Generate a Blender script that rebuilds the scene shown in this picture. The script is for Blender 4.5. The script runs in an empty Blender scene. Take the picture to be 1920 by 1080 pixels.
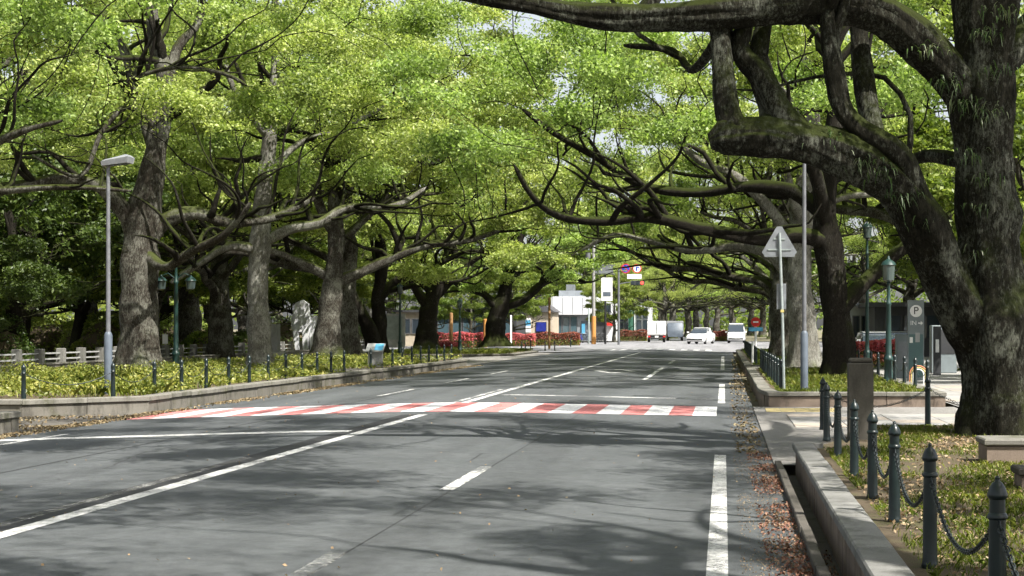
import bpy, math, random
import numpy as np
from mathutils import Vector, Matrix

# ------------------------------------------------------------------ camera, sky, sun, exposure
sc = bpy.context.scene
COL = sc.collection
FOC, HZ, VX, EYE = 2800.0, 616.0, 1357.0, 1.65      # focal length, horizon and vanishing point in 1920-px units, eye height

cam_d = bpy.data.cameras.new('camera')
cam = bpy.data.objects.new('camera', cam_d); COL.objects.link(cam); sc.camera = cam
cam_d.sensor_width = 36.0
cam_d.lens = 36.0 * FOC / 1920
cam_d.shift_x = -(VX - 960) / 1920
cam_d.shift_y = (HZ - 540) / 1920
cam_d.clip_start = 0.1; cam_d.clip_end = 4000
cam.location = (0, 0, EYE); cam.rotation_euler = (math.pi / 2, 0, 0)

SUN_AZ, SUN_EL = math.radians(128), math.radians(53)      # azimuth clockwise from +Y
world = bpy.data.worlds.new('World'); sc.world = world; world.use_nodes = True
wn = world.node_tree; bg = wn.nodes['Background']
sky = wn.nodes.new('ShaderNodeTexSky'); sky.sky_type = 'NISHITA'; sky.sun_disc = False
sky.sun_elevation = SUN_EL; sky.sun_rotation = SUN_AZ
sky.air_density = 1.0; sky.dust_density = 3.0; sky.ozone_density = 1.0
hs = wn.nodes.new('ShaderNodeHueSaturation'); hs.inputs['Saturation'].default_value = 0.35; hs.inputs['Value'].default_value = 1.25
wn.links.new(sky.outputs[0], hs.inputs['Color']); wn.links.new(hs.outputs[0], bg.inputs[0]); bg.inputs[1].default_value = 0.075
sun_d = bpy.data.lights.new('sun', 'SUN'); sun_d.energy = 5.0; sun_d.angle = math.radians(0.55); sun_d.color = (1, 0.955, 0.88)
sun = bpy.data.objects.new('sun', sun_d); COL.objects.link(sun)
sv = Vector((math.sin(SUN_AZ) * math.cos(SUN_EL), math.cos(SUN_AZ) * math.cos(SUN_EL), math.sin(SUN_EL)))
sun.rotation_euler = sv.to_track_quat('Z', 'Y').to_euler(); sun.location = (30, -30, 60)
sc.view_settings.view_transform = 'Standard'; sc.view_settings.look = 'None'
sc.view_settings.exposure = 1.25; sc.view_settings.gamma = 1.0; sc.view_settings.use_curve_mapping = False
sc.cycles.use_adaptive_sampling = True; sc.cycles.adaptive_threshold = 0.05
sc.cycles.max_bounces = 4; sc.cycles.diffuse_bounces = 3; sc.cycles.transmission_bounces = 2
sc.cycles.transparent_max_bounces = 4; sc.cycles.glossy_bounces = 1
sc.cycles.caustics_reflective = False; sc.cycles.caustics_refractive = False
sc.cycles.use_denoising = True
sc.cycles.sample_clamp_indirect = 6.0

def W(px, py, Y):
    """world point seen at photo pixel (px, py) at the distance Y down the road"""
    return ((px - VX) / FOC * Y, Y, EYE + (HZ - py) / FOC * Y)

# ------------------------------------------------------------------ node materials
MATS = {}
class N:
    def __init__(s, name):
        s.m = bpy.data.materials.new(name); s.m.use_nodes = True
        s.t = s.m.node_tree; s.t.nodes.clear()
        s.out = s.t.nodes.new('ShaderNodeOutputMaterial')
    def n(s, typ, **kw):
        nd = s.t.nodes.new('ShaderNode' + typ)
        for k, v in kw.items():
            if hasattr(nd, k): setattr(nd, k, v)
            else: s.set(nd, k, v)
        return nd
    def set(s, nd, k, v):
        i = nd.inputs[k]
        if hasattr(v, 'is_output'): s.t.links.new(v, i)
        elif hasattr(v, 'outputs'): s.t.links.new(v.outputs[0], i)
        else: i.default_value = v
    def link(s, a, b): s.t.links.new(a, b)
    def coord(s, kind='Object', scale=(1, 1, 1)):
        tc = s.n('TexCoord'); mp = s.n('Mapping'); s.link(tc.outputs[kind], mp.inputs[0]); mp.inputs['Scale'].default_value = scale
        return mp.outputs[0]
    def pos(s, scale=(1, 1, 1)):
        g = s.n('NewGeometry'); mp = s.n('Mapping'); s.link(g.outputs['Position'], mp.inputs[0]); mp.inputs['Scale'].default_value = scale
        return mp.outputs[0]
    def noise(s, vec, scale, detail=4, rough=0.55, dist=0):
        nd = s.n('TexNoise'); s.link(vec, nd.inputs['Vector']); nd.inputs['Scale'].default_value = scale
        nd.inputs['Detail'].default_value = detail; nd.inputs['Roughness'].default_value = rough; nd.inputs['Distortion'].default_value = dist
        return nd.outputs[0]
    def vor(s, vec, scale, feature='F1'):
        nd = s.n('TexVoronoi', feature=feature); s.link(vec, nd.inputs['Vector']); nd.inputs['Scale'].default_value = scale
        return nd.outputs[0]
    def ramp(s, fac, stops):
        nd = s.n('ValToRGB'); s.link(fac, nd.inputs[0]); e = nd.color_ramp.elements
        while len(e) < len(stops): e.new(0.5)
        for i, (p, c) in enumerate(stops):
            e[i].position = p
            c = (c, c, c) if isinstance(c, (int, float)) else c
            e[i].color = (*c, 1)
        return nd.outputs[0]
    def mix(s, fac, a, b, mode='MIX'):
        nd = s.n('MixRGB'); nd.blend_type = mode
        for i, v in ((0, fac), (1, a), (2, b)):
            if hasattr(v, 'is_output'): s.link(v, nd.inputs[i])
            elif i == 0: nd.inputs[0].default_value = v
            else: nd.inputs[i].default_value = (*v, 1)
        return nd.outputs[0]
    def math(s, op, a, b=0.0):
        nd = s.n('Math'); nd.operation = op
        for i, v in ((0, a), (1, b)):
            if hasattr(v, 'is_output'): s.link(v, nd.inputs[i])
            else: nd.inputs[i].default_value = v
        return nd.outputs[0]
    def bump(s, h, strength=0.4, dist=0.02):
        nd = s.n('Bump'); s.link(h, nd.inputs['Height']); nd.inputs['Strength'].default_value = strength; nd.inputs['Distance'].default_value = dist
        return nd.outputs[0]
    def bsdf(s, color, rough=0.8, spec=0.3, metal=0.0, normal=None, coat=0.0):
        b = s.n('BsdfPrincipled')
        if hasattr(color, 'is_output'): s.link(color, b.inputs['Base Color'])
        else: b.inputs['Base Color'].default_value = (*color, 1)
        if hasattr(rough, 'is_output'): s.link(rough, b.inputs['Roughness'])
        else: b.inputs['Roughness'].default_value = rough
        b.inputs['Specular IOR Level'].default_value = spec; b.inputs['Metallic'].default_value = metal
        b.inputs['Coat Weight'].default_value = coat
        if normal is not None: s.link(normal, b.inputs['Normal'])
        return b.outputs[0]
    def done(s, sh):
        s.link(sh, s.out.inputs[0]); MATS[s.m.name] = s.m; return s.m

def mat_leaf(name, c_old, c_mid, c_new, trans=0.45, cl_scale=0.35, rough=0.45):
    k = N(name)
    g = k.n('NewGeometry'); rnd = g.outputs['Random Per Island']
    big = k.noise(k.pos(), cl_scale, 3, 0.6)
    v = k.math('ADD', k.math('MULTIPLY', rnd, 0.55), k.math('MULTIPLY', k.math('SUBTRACT', big, 0.28), 1.0))
    col = k.ramp(v, [(0.16, c_old), (0.48, c_mid), (0.86, c_new)])
    oi = k.n('ObjectInfo'); col = k.mix(1.0, col, k.ramp(oi.outputs['Random'], [(0.0, (0.80, 0.92, 0.85)), (0.5, (1.0, 1.0, 1.0)), (1.0, (1.07, 1.02, 1.05))]), 'MULTIPLY')
    b = k.bsdf(col, rough, 0.35)
    t = k.n('BsdfTranslucent'); k.link(k.mix(1.0, col, (1.4, 1.5, 0.8), 'MULTIPLY'), t.inputs[0])
    m = k.n('MixShader'); m.inputs[0].default_value = trans; k.link(b, m.inputs[1]); k.link(t.outputs[0], m.inputs[2])
    return k.done(m.outputs[0])
mat_leaf('camphor_leaf', (0.08, 0.118, 0.028), (0.268, 0.335, 0.088), (0.52, 0.565, 0.215), 0.48)
mat_leaf('dark_leaf', (0.025, 0.045, 0.010), (0.055, 0.09, 0.018), (0.11, 0.15, 0.035), 0.4)
mat_leaf('mid_leaf', (0.055, 0.085, 0.014), (0.14, 0.19, 0.032), (0.27, 0.30, 0.065), 0.45)
mat_leaf('cover_leaf', (0.06, 0.085, 0.015), (0.17, 0.195, 0.035), (0.36, 0.33, 0.085), 0.35, 0.6)
mat_leaf('grass_blade', (0.06, 0.095, 0.014), (0.14, 0.18, 0.028), (0.28, 0.28, 0.075), 0.4, 0.9)
mat_leaf('fern_leaf', (0.02, 0.05, 0.01), (0.05, 0.10, 0.02), (0.22, 0.25, 0.17), 0.3, 2.5)
mat_leaf('azalea_flower', (0.38, 0.05, 0.06), (0.52, 0.11, 0.13), (0.62, 0.24, 0.25), 0.3, 0.8, 0.6)
mat_leaf('azalea_brown', (0.12, 0.03, 0.025), (0.26, 0.07, 0.055), (0.30, 0.15, 0.08), 0.25, 0.8, 0.6)
mat_leaf('dead_leaf', (0.07, 0.045, 0.025), (0.20, 0.125, 0.07), (0.38, 0.28, 0.17), 0.1, 1.5, 0.7)
mat_leaf('dead_leaf_red', (0.07, 0.035, 0.025), (0.19, 0.075, 0.05), (0.33, 0.22, 0.14), 0.1, 1.2, 0.7)
mat_leaf('dead_leaf_tan', (0.10, 0.065, 0.035), (0.25, 0.165, 0.09), (0.40, 0.31, 0.20), 0.1, 1.2, 0.7)

def mat_bark(name, dark, mid, lichen, moss, lich_amt=0.5, moss_amt=0.6):
    k = N(name)
    p = k.coord('Object', (1, 1, 0.38)); q = k.coord('Object')
    ridge = k.noise(p, 15, 8, 0.75, 1.6); crev = k.noise(p, 38, 5, 0.75, 1.0)
    base = k.ramp(ridge, [(0.34, dark), (0.64, mid)])
    ln = k.math('ADD', k.math('MULTIPLY', k.noise(q, 1.6, 4, 0.6), 0.4), k.math('MULTIPLY', k.noise(p, 22, 6, 0.85), 0.6))
    base = k.mix(k.ramp(ln, [(0.60 - 0.16 * lich_amt, 0.0), (0.68 - 0.1 * lich_amt, 0.75)]), base, lichen)
    g = k.n('NewGeometry'); sx = k.n('SeparateXYZ'); k.link(g.outputs['Normal'], sx.inputs[0])
    mn = k.math('ADD', k.math('MULTIPLY', k.noise(q, 1.7, 5, 0.65), 0.65), k.math('MULTIPLY', k.noise(q, 18, 4, 0.7), 0.35))
    mm = k.math('ADD', k.math('MULTIPLY', sx.outputs[2], 0.6), k.math('SUBTRACT', mn, 0.60 - 0.2 * moss_amt))
    base = k.mix(k.ramp(mm, [(0.14, 0.0), (0.40, 0.9)]), base, moss)
    h = k.math('ADD', ridge, k.math('MULTIPLY', crev, 0.45))
    return k.done(k.bsdf(base, 0.95, 0.1, normal=k.bump(h, 1.0, 0.05)))
mat_bark('bark', (0.008, 0.007, 0.005), (0.056, 0.048, 0.038), (0.23, 0.23, 0.195), (0.046, 0.057, 0.012), 0.8, 0.55)
mat_bark('bark_pale', (0.04, 0.037, 0.032), (0.17, 0.16, 0.135), (0.36, 0.36, 0.32), (0.07, 0.085, 0.02), 0.85, 0.3)
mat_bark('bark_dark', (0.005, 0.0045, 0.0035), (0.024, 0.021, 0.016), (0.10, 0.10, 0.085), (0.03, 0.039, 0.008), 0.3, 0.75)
mat_bark('bark_big', (0.004, 0.004, 0.003), (0.030, 0.028, 0.020), (0.20, 0.21, 0.17), (0.032, 0.041, 0.009), 0.6, 0.75)

def mat_asphalt(name, lo, hi, patch=0.25, seams=True):
    k = N(name); p = k.pos()
    agg = k.noise(p, 160, 2, 0.8); mid = k.noise(p, 1.2, 6, 0.65); lane = k.noise(k.pos((1.1, 0.05, 1)), 1.0, 3, 0.5)
    col = k.mix(mid, lo, hi)
    col = k.mix(0.55, col, k.ramp(agg, [(0.32, 0.45), (0.5, 1.0), (0.68, 1.75)]), 'MULTIPLY')
    col = k.mix(patch, col, k.ramp(lane, [(0.35, 0.55), (0.65, 1.35)]), 'MULTIPLY')
    crack = k.vor(k.mix(0.35, k.pos(), k.noise(p, 0.8, 4, 0.6)), 0.55, 'DISTANCE_TO_EDGE')
    cm = k.math('MULTIPLY', k.ramp(crack, [(0.0, 1.0), (0.006, 0.0)]), k.ramp(k.noise(p, 0.21, 2), [(0.52, 0.0), (0.6, 0.75)]))
    col = k.mix(cm, col, (0.012, 0.012, 0.012))
    stn = k.noise(k.pos((1, 0.35, 1)), 0.45, 6, 0.72, 0.4)
    col = k.mix(0.8, col, k.ramp(stn, [(0.32, 0.62), (0.46, 1.0), (0.60, 1.0), (0.72, 1.3)]), 'MULTIPLY')
    mot = k.noise(p, 7, 5, 0.75); col = k.mix(0.8, col, k.ramp(mot, [(0.3, 0.7), (0.7, 1.3)]), 'MULTIPLY')
    speck = k.noise(p, 60, 2, 0.9); col = k.mix(k.ramp(speck, [(0.66, 0.0), (0.74, 0.5)]), col, (0.26, 0.26, 0.25))
    h = k.math('ADD', agg, k.math('MULTIPLY', k.noise(p, 45, 2), 0.6))
    return k.done(k.bsdf(col, k.ramp(mid, [(0.3, 0.75), (0.7, 0.9)]), 0.3, normal=k.bump(h, 0.5, 0.006)))
mat_asphalt('asphalt', (0.043, 0.048, 0.050), (0.088, 0.094, 0.097), 0.45)
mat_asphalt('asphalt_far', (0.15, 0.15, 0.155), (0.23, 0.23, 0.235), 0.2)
mat_asphalt('apron', (0.14, 0.135, 0.125), (0.22, 0.21, 0.195), 0.2)

def mat_rock(name, a, b, stain=(0.05, 0.045, 0.035), st=0.5, scale=3.0, rough=0.88, bumpy=0.4, moss=None):
    k = N(name); p = k.pos(); big = k.noise(p, scale, 6, 0.65); fine = k.noise(p, 70, 3, 0.7)
    oi = k.n('ObjectInfo')
    col = k.mix(big, a, b)
    col = k.mix(0.4, col, k.ramp(fine, [(0.3, 0.6), (0.7, 1.4)]), 'MULTIPLY')
    col = k.mix(0.6, col, k.ramp(oi.outputs['Random'], [(0.0, 0.75), (1.0, 1.2)]), 'MULTIPLY')
    s = k.noise(k.pos((2.2, 2.2, 0.7)), 1.7, 6, 0.7)
    col = k.mix(k.ramp(s, [(0.5, 0.0), (0.68, st)]), col, stain)
    if moss:
        col = k.mix(k.ramp(k.noise(p, 2.3, 6, 0.7), [(0.52, 0.0), (0.68, 0.8)]), col, moss)
    return k.done(k.bsdf(col, rough, 0.25, normal=k.bump(k.math('ADD', big, k.math('MULTIPLY', fine, 0.4)), bumpy, 0.015)))
mat_rock('coping', (0.13, 0.13, 0.125), (0.23, 0.228, 0.215), (0.05, 0.05, 0.04), 0.65)
mat_rock('coping_moss', (0.12, 0.115, 0.10), (0.21, 0.20, 0.175), (0.045, 0.045, 0.03), 0.7, moss=(0.06, 0.065, 0.025))
mat_rock('wall_stone', (0.13, 0.10, 0.08), (0.24, 0.19, 0.15), (0.035, 0.03, 0.024), 0.75, 2.2)
mat_rock('wall_left', (0.085, 0.078, 0.066), (0.18, 0.168, 0.145), (0.03, 0.028, 0.022), 0.8, 2.2, moss=(0.07, 0.07, 0.035))
mat_rock('gutter', (0.06, 0.055, 0.048), (0.12, 0.11, 0.095), (0.02, 0.018, 0.014), 0.7)
mat_rock('concrete', (0.22, 0.22, 0.21), (0.34, 0.335, 0.32), (0.10, 0.10, 0.085), 0.4)
mat_rock('fence_stone', (0.12, 0.12, 0.11), (0.21, 0.205, 0.19), (0.05, 0.05, 0.04), 0.6)
mat_rock('pillar_stone', (0.05, 0.046, 0.038), (0.09, 0.083, 0.07), (0.03, 0.028, 0.022), 0.6)
mat_rock('paving', (0.21, 0.205, 0.195), (0.31, 0.305, 0.29), (0.18, 0.17, 0.15), 0.4, 1.2, bumpy=0.15)
mat_rock('paving_warm', (0.25, 0.215, 0.18), (0.34, 0.30, 0.255), (0.20, 0.17, 0.14), 0.4, 1.2, bumpy=0.15)
mat_rock('tactile_yellow', (0.38, 0.31, 0.15), (0.46, 0.39, 0.20), (0.30, 0.24, 0.12), 0.5)
mat_rock('soil', (0.055, 0.042, 0.028), (0.13, 0.10, 0.065), (0.06, 0.075, 0.02), 0.7, 1.5, 0.95, 0.8)
mat_rock('park_soil', (0.10, 0.09, 0.055), (0.22, 0.20, 0.14), (0.06, 0.08, 0.02), 0.7, 0.25, 0.95, 0.5)
mat_rock('wood', (0.22, 0.12, 0.05), (0.34, 0.20, 0.09), (0.12, 0.07, 0.03), 0.5)
mat_rock('orange_guard', (0.42, 0.19, 0.05), (0.50, 0.25, 0.08), (0.25, 0.13, 0.05), 0.4)
mat_rock('roof_tile', (0.05, 0.05, 0.055), (0.09, 0.09, 0.095))
mat_rock('panel_white', (0.55, 0.56, 0.58), (0.68, 0.69, 0.70), (0.35, 0.35, 0.34), 0.35, 0.8, 0.6, 0.05)
mat_rock('panel_grey', (0.15, 0.17, 0.19), (0.22, 0.24, 0.26), (0.10, 0.10, 0.11), 0.4, 0.8, 0.6, 0.05)
mat_rock('panel_tan', (0.38, 0.32, 0.24), (0.48, 0.42, 0.33), (0.25, 0.2, 0.15), 0.4, 0.8, 0.7, 0.05)
mat_rock('panel_dark', (0.035, 0.037, 0.04), (0.06, 0.062, 0.065), (0.02, 0.02, 0.02), 0.4, 0.8, 0.6, 0.05)

def mat_paint(name, col, rough=0.5, spec=0.4, metal=0.0, var=0.25, scale=4.0, coat=0.0):
    k = N(name); q = k.coord('Object'); n = k.noise(q, scale, 5, 0.65)
    c = k.mix(1.0, col, k.ramp(n, [(0.3, 1 - var), (0.7, 1 + var * 0.6)]), 'MULTIPLY')
    return k.done(k.bsdf(c, k.ramp(n, [(0.3, max(0.05, rough - 0.1)), (0.7, min(1, rough + 0.12))]), spec, metal, coat=coat))
mat_paint('bollard_paint', (0.0045, 0.0125, 0.0125), 0.36, 0.5, 0, 0.4, 14)
mat_paint('chain_steel', (0.028, 0.036, 0.038), 0.45, 0.5, 0.3, 0.4, 30)
mat_paint('lamp_green', (0.010, 0.035, 0.030), 0.4, 0.5)
mat_paint('pole_grey', (0.14, 0.145, 0.155), 0.45, 0.5, 0.2)
mat_paint('pole_blue', (0.085, 0.105, 0.13), 0.5, 0.4)
mat_paint('pole_galv', (0.30, 0.34, 0.33), 0.5, 0.5, 0.4)
mat_paint('lamp_head', (0.2, 0.21, 0.22), 0.5, 0.4)
mat_paint('sign_back', (0.22, 0.235, 0.25), 0.45, 0.5, 0.4, 0.2)
mat_paint('white_paint', (0.75, 0.75, 0.74), 0.4, 0.4, 0, 0.08)
mat_paint('car_white', (0.80, 0.80, 0.79), 0.25, 0.5, 0, 0.03, 2, 0.6)
mat_paint('car_silver', (0.40, 0.41, 0.42), 0.3, 0.5, 0.5, 0.05, 2, 0.6)
mat_paint('car_dark', (0.03, 0.035, 0.04), 0.3, 0.5, 0, 0.1, 2, 0.5)
mat_paint('rubber', (0.015, 0.015, 0.015), 0.85, 0.2)
mat_paint('black_plastic', (0.012, 0.012, 0.013), 0.5, 0.4)
mat_paint('rim', (0.45, 0.46, 0.47), 0.35, 0.5, 0.7)
mat_paint('head_lens', (0.65, 0.67, 0.70), 0.12, 0.6)
mat_paint('red_paint', (0.55, 0.03, 0.025), 0.4, 0.4, 0, 0.1)
mat_paint('blue_paint', (0.02, 0.06, 0.42), 0.4, 0.4, 0, 0.1)
mat_paint('cyan_paint', (0.08, 0.30, 0.48), 0.45, 0.4, 0, 0.1)
mat_paint('noren_blue', (0.02, 0.03, 0.20), 0.9, 0.1)
mat_paint('sign_grey', (0.17, 0.20, 0.21), 0.5, 0.4, 0, 0.12)
mat_paint('sign_teal', (0.07, 0.13, 0.13), 0.5, 0.4, 0, 0.12)
mat_paint('rail_white', (0.33, 0.335, 0.33), 0.5, 0.4)
mat_paint('sculpture', (0.58, 0.59, 0.60), 0.6, 0.3, 0, 0.08, 1.5)
mat_paint('orange_arc', (0.45, 0.18, 0.08), 0.5)
mat_paint('yellow_arc', (0.5, 0.42, 0.15), 0.5)
mat_paint('green_box', (0.02, 0.10, 0.06), 0.5)
def mat_glass(name, tint):
    k = N(name); b = k.n('BsdfPrincipled'); b.inputs['Base Color'].default_value = (*tint, 1)
    b.inputs['Roughness'].default_value = 0.06; b.inputs['Specular IOR Level'].default_value = 0.7
    return k.done(b.outputs[0])
mat_glass('glass_dark', (0.03, 0.04, 0.05)); mat_glass('glass_blue', (0.06, 0.10, 0.12))
mat_glass('lantern_glass', (0.05, 0.07, 0.066))
def mat_emit(name, c, s):
    k = N(name); e = k.n('Emission'); e.inputs[0].default_value = (*c, 1); e.inputs[1].default_value = s
    return k.done(e.outputs[0])
mat_paint('tar', (0.025, 0.026, 0.027), 0.8, 0.3)
mat_emit('signal_red', (1, 0.08, 0.05), 1.6)
def mat_road_paint(name, col, wear_lo, wear_hi, worst=1.0):
    k = N(name); p = k.pos(); n1 = k.noise(p, 0.9, 5, 0.7); n2 = k.noise(p, 24, 4, 0.8); agg = k.noise(p, 160, 2, 0.8)
    v = k.math('ADD', k.math('MULTIPLY', n1, 0.5), k.math('MULTIPLY', n2, 0.5))
    fac = k.ramp(v, [(wear_lo, 0.0), (wear_hi, worst)])
    c = k.mix(0.5, col, k.ramp(agg, [(0.3, 0.65), (0.7, 1.2)]), 'MULTIPLY')
    b = k.bsdf(c, 0.75, 0.3, normal=k.bump(agg, 0.3, 0.004)); t = k.n('BsdfTransparent')
    m = k.n('MixShader'); k.link(fac, m.inputs[0]); k.link(b, m.inputs[1]); k.link(t.outputs[0], m.inputs[2])
    return k.done(m.outputs[0])
mat_road_paint('line_white', (0.64, 0.64, 0.62), 0.42, 0.60, 0.8)
mat_road_paint('line_worn', (0.62, 0.62, 0.60), 0.43, 0.54, 0.95)
mat_road_paint('line_faint', (0.42, 0.42, 0.40), 0.36, 0.52, 0.97)
mat_road_paint('cross_white', (0.72, 0.72, 0.71), 0.47, 0.66, 0.7)
mat_road_paint('cross_red', (0.58, 0.21, 0.20), 0.45, 0.66, 0.75)

# ------------------------------------------------------------------ mesh helpers
def tag(o, label=None, cat=None, group=None, kind=None):
    if label: o['label'] = label
    if cat: o['category'] = cat
    if group: o['group'] = group
    if kind: o['kind'] = kind
    return o
def mesh_np(name, v, faces, mat, smooth=True):
    """faces: (n,k) int array (all faces with k corners) or list of such arrays"""
    me = bpy.data.meshes.new(name)
    fl = faces if isinstance(faces, list) else [faces]
    fl = [np.asarray(f, np.int32) for f in fl if len(f)]
    v = np.asarray(v, np.float32)
    me.vertices.add(len(v)); me.vertices.foreach_set('co', v.ravel())
    loops = np.concatenate([f.ravel() for f in fl]); tot = np.concatenate([np.full(len(f), f.shape[1], np.int32) for f in fl])
    me.loops.add(len(loops)); me.loops.foreach_set('vertex_index', loops)
    me.polygons.add(len(tot)); me.polygons.foreach_set('loop_start', np.concatenate([[0], np.cumsum(tot)[:-1]]).astype(np.int32))
    if smooth: me.polygons.foreach_set('use_smooth', np.ones(len(tot), bool))
    me.update(calc_edges=True)
    if mat: me.materials.append(MATS[mat])
    return me
def ob(name, me, parent=None, loc=(0, 0, 0), rz=0.0):
    o = bpy.data.objects.new(name, me); COL.objects.link(o); o.parent = parent
    o.location = loc; o.rotation_euler = (0, 0, rz); return o
def thing(name, label, cat, loc=(0, 0, 0), rz=0.0, group=None):
    return tag(ob(name, None, None, loc, rz), label, cat, group)

class MB:
    def __init__(s): s.v = []; s.f = []
    def add(s, vs, fs):
        b = len(s.v); s.v += [tuple(p) for p in vs]; s.f += [tuple(b + i for i in f) for f in fs]; return s
    def box(s, x0, x1, y0, y1, z0, z1, rz=0, c=None, bev=0.0):
        if bev <= 0:
            vs = [(x, y, z) for z in (z0, z1) for y in (y0, y1) for x in (x0, x1)]
            fs = [(0, 2, 3, 1), (4, 5, 7, 6), (0, 1, 5, 4), (2, 6, 7, 3), (0, 4, 6, 2), (1, 3, 7, 5)]
        else:
            b = bev; vs = []
            for (z, i) in ((z0, b), (z0 + b, 0), (z1 - b, 0), (z1, b)):
                vs += [(x0 + i, y0 + i, z), (x1 - i, y0 + i, z), (x1 - i, y1 - i, z), (x0 + i, y1 - i, z)]
            fs = [(3, 2, 1, 0), (12, 13, 14, 15)] + [(r * 4 + k, r * 4 + (k + 1) % 4, r * 4 + 4 + (k + 1) % 4, r * 4 + 4 + k) for r in range(3) for k in range(4)]
        if rz:
            cx, cy = c if c else ((x0 + x1) / 2, (y0 + y1) / 2); ca, sa = math.cos(rz), math.sin(rz)
            vs = [(cx + (x - cx) * ca - (y - cy) * sa, cy + (x - cx) * sa + (y - cy) * ca, z) for x, y, z in vs]
        return s.add(vs, fs)
    def lathe(s, prof, n=16, loc=(0, 0, 0), caps=True):
        vs = []; fs = []
        for (r, z) in prof:
            for k in range(n):
                a = 2 * math.pi * k / n; vs.append((loc[0] + r * math.cos(a), loc[1] + r * math.sin(a), loc[2] + z))
        for i in range(len(prof) - 1):
            for k in range(n): fs.append((i * n + k, i * n + (k + 1) % n, (i + 1) * n + (k + 1) % n, (i + 1) * n + k))
        if caps: fs += [tuple(range(n - 1, -1, -1)), tuple((len(prof) - 1) * n + k for k in range(n))]
        return s.add(vs, fs)
    def tube(s, pts, rad, n=8, closed=False):
        V, Fq = tube_np(np.array(pts, float), np.full(len(pts), rad) if np.isscalar(rad) else np.array(rad, float), n, cap=not closed, closed=closed)
        return s.add(V.tolist(), [f for f in Fq])
    def prism(s, poly, z0, z1):
        n = len(poly); vs = [(x, y, z0) for x, y in poly] + [(x, y, z1) for x, y in poly]
        return s.add(vs, [tuple(range(n - 1, -1, -1)), tuple(range(n, 2 * n))] + [(i, (i + 1) % n, n + (i + 1) % n, n + i) for i in range(n)])
    def side(s, poly, y0, y1, ins=0.0):
        """polygon in (x, z) extruded along y"""
        n = len(poly); vs = [(x, y0, z) for x, z in poly] + [(x, y1, z) for x, z in poly]
        return s.add(vs, [tuple(range(n)), tuple(range(2 * n - 1, n - 1, -1))] + [(i, n + i, n + (i + 1) % n, (i + 1) % n) for i in range(n)])
    def front(s, poly, x0, x1):
        """polygon in (y, z) extruded along x"""
        n = len(poly); vs = [(x0, y, z) for y, z in poly] + [(x1, y, z) for y, z in poly]
        return s.add(vs, [tuple(range(n - 1, -1, -1)), tuple(range(n, 2 * n))] + [(i, (i + 1) % n, n + (i + 1) % n, n + i) for i in range(n)])
    def wheel(s, x, y, z, r, w, n=18):
        vs = []; pr = [(-w / 2, r * .86), (-w / 2 * .8, r), (w / 2 * .8, r), (w / 2, r * .86)]
        for (dx, rr) in pr:
            for k in range(n):
                a = 2 * math.pi * k / n; vs.append((x + dx, y + rr * math.cos(a), z + rr * math.sin(a)))
        fs = [(i * n + k, i * n + (k + 1) % n, (i + 1) * n + (k + 1) % n, (i + 1) * n + k) for i in range(3) for k in range(n)]
        return s.add(vs, fs + [tuple(range(n - 1, -1, -1)), tuple(3 * n + k for k in range(n))])
    def mesh(s, name, mat, smooth=False):
        me = bpy.data.meshes.new(name); me.from_pydata(s.v, [], s.f); me.update()
        if smooth:
            me.polygons.foreach_set('use_smooth', np.ones(len(me.polygons), bool))
            try: me.set_sharp_from_angle(angle=math.radians(40))
            except Exception: pass
        me.materials.append(MATS[mat]); return me
    def build(s, name, mat, parent=None, org=(0, 0, 0), smooth=False, loc=(0, 0, 0), rz=0):
        if any(org): s.v = [(x - org[0], y - org[1], z - org[2]) for x, y, z in s.v]
        return ob(name, s.mesh(name, mat, smooth), parent, loc, rz)

def tube_np(P, R, n, cap=False, closed=False, ridges=None):
    m = len(P)
    T = np.gradient(P, axis=0)
    if closed: T = np.roll(P, -1, 0) - np.roll(P, 1, 0)
    T /= np.linalg.norm(T, axis=1)[:, None] + 1e-9
    ref = np.array([0, 0, 1.0]) if abs(T[0, 2]) < 0.8 else np.array([0, 1.0, 0])
    u = np.cross(T[0], ref); u /= np.linalg.norm(u)
    U = np.empty((m, 3))
    for i in range(m):
        u = u - T[i] * u.dot(T[i]); u = u / (math.sqrt(u.dot(u)) + 1e-9); U[i] = u
    Wv = np.cross(T, U); a = np.arange(n) * 2 * np.pi / n
    rr = R[:, None] * (np.ones((m, n)) if ridges is None else ridges)
    V = P[:, None, :] + rr[:, :, None] * (np.cos(a)[None, :, None] * U[:, None, :] + np.sin(a)[None, :, None] * Wv[:, None, :])
    i = np.arange(m if closed else m - 1)[:, None]; k = np.arange(n)[None, :]; k2 = (k + 1) % n; i2 = (i + 1) % m
    Fq = np.stack([i * n + k, i * n + k2, i2 * n + k2, i2 * n + k], -1).reshape(-1, 4)
    V = V.reshape(-1, 3)
    if cap:
        F = [tuple(f) for f in Fq.tolist()] + [tuple(range(n - 1, -1, -1)), tuple((m - 1) * n + q for q in range(n))]
        return V, F
    return V, Fq if not closed else [tuple(f) for f in Fq.tolist()]

ORD = ['nearest', 'second', 'third', 'fourth', 'fifth', 'sixth', 'seventh', 'eighth', 'ninth', 'tenth', 'eleventh', 'twelfth', 'thirteenth',
       'fourteenth', 'fifteenth', 'sixteenth', 'seventeenth', 'eighteenth', 'nineteenth', 'twentieth', 'twenty-first', 'twenty-second',
       'twenty-third', 'twenty-fourth', 'twenty-fifth', 'twenty-sixth']

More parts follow.
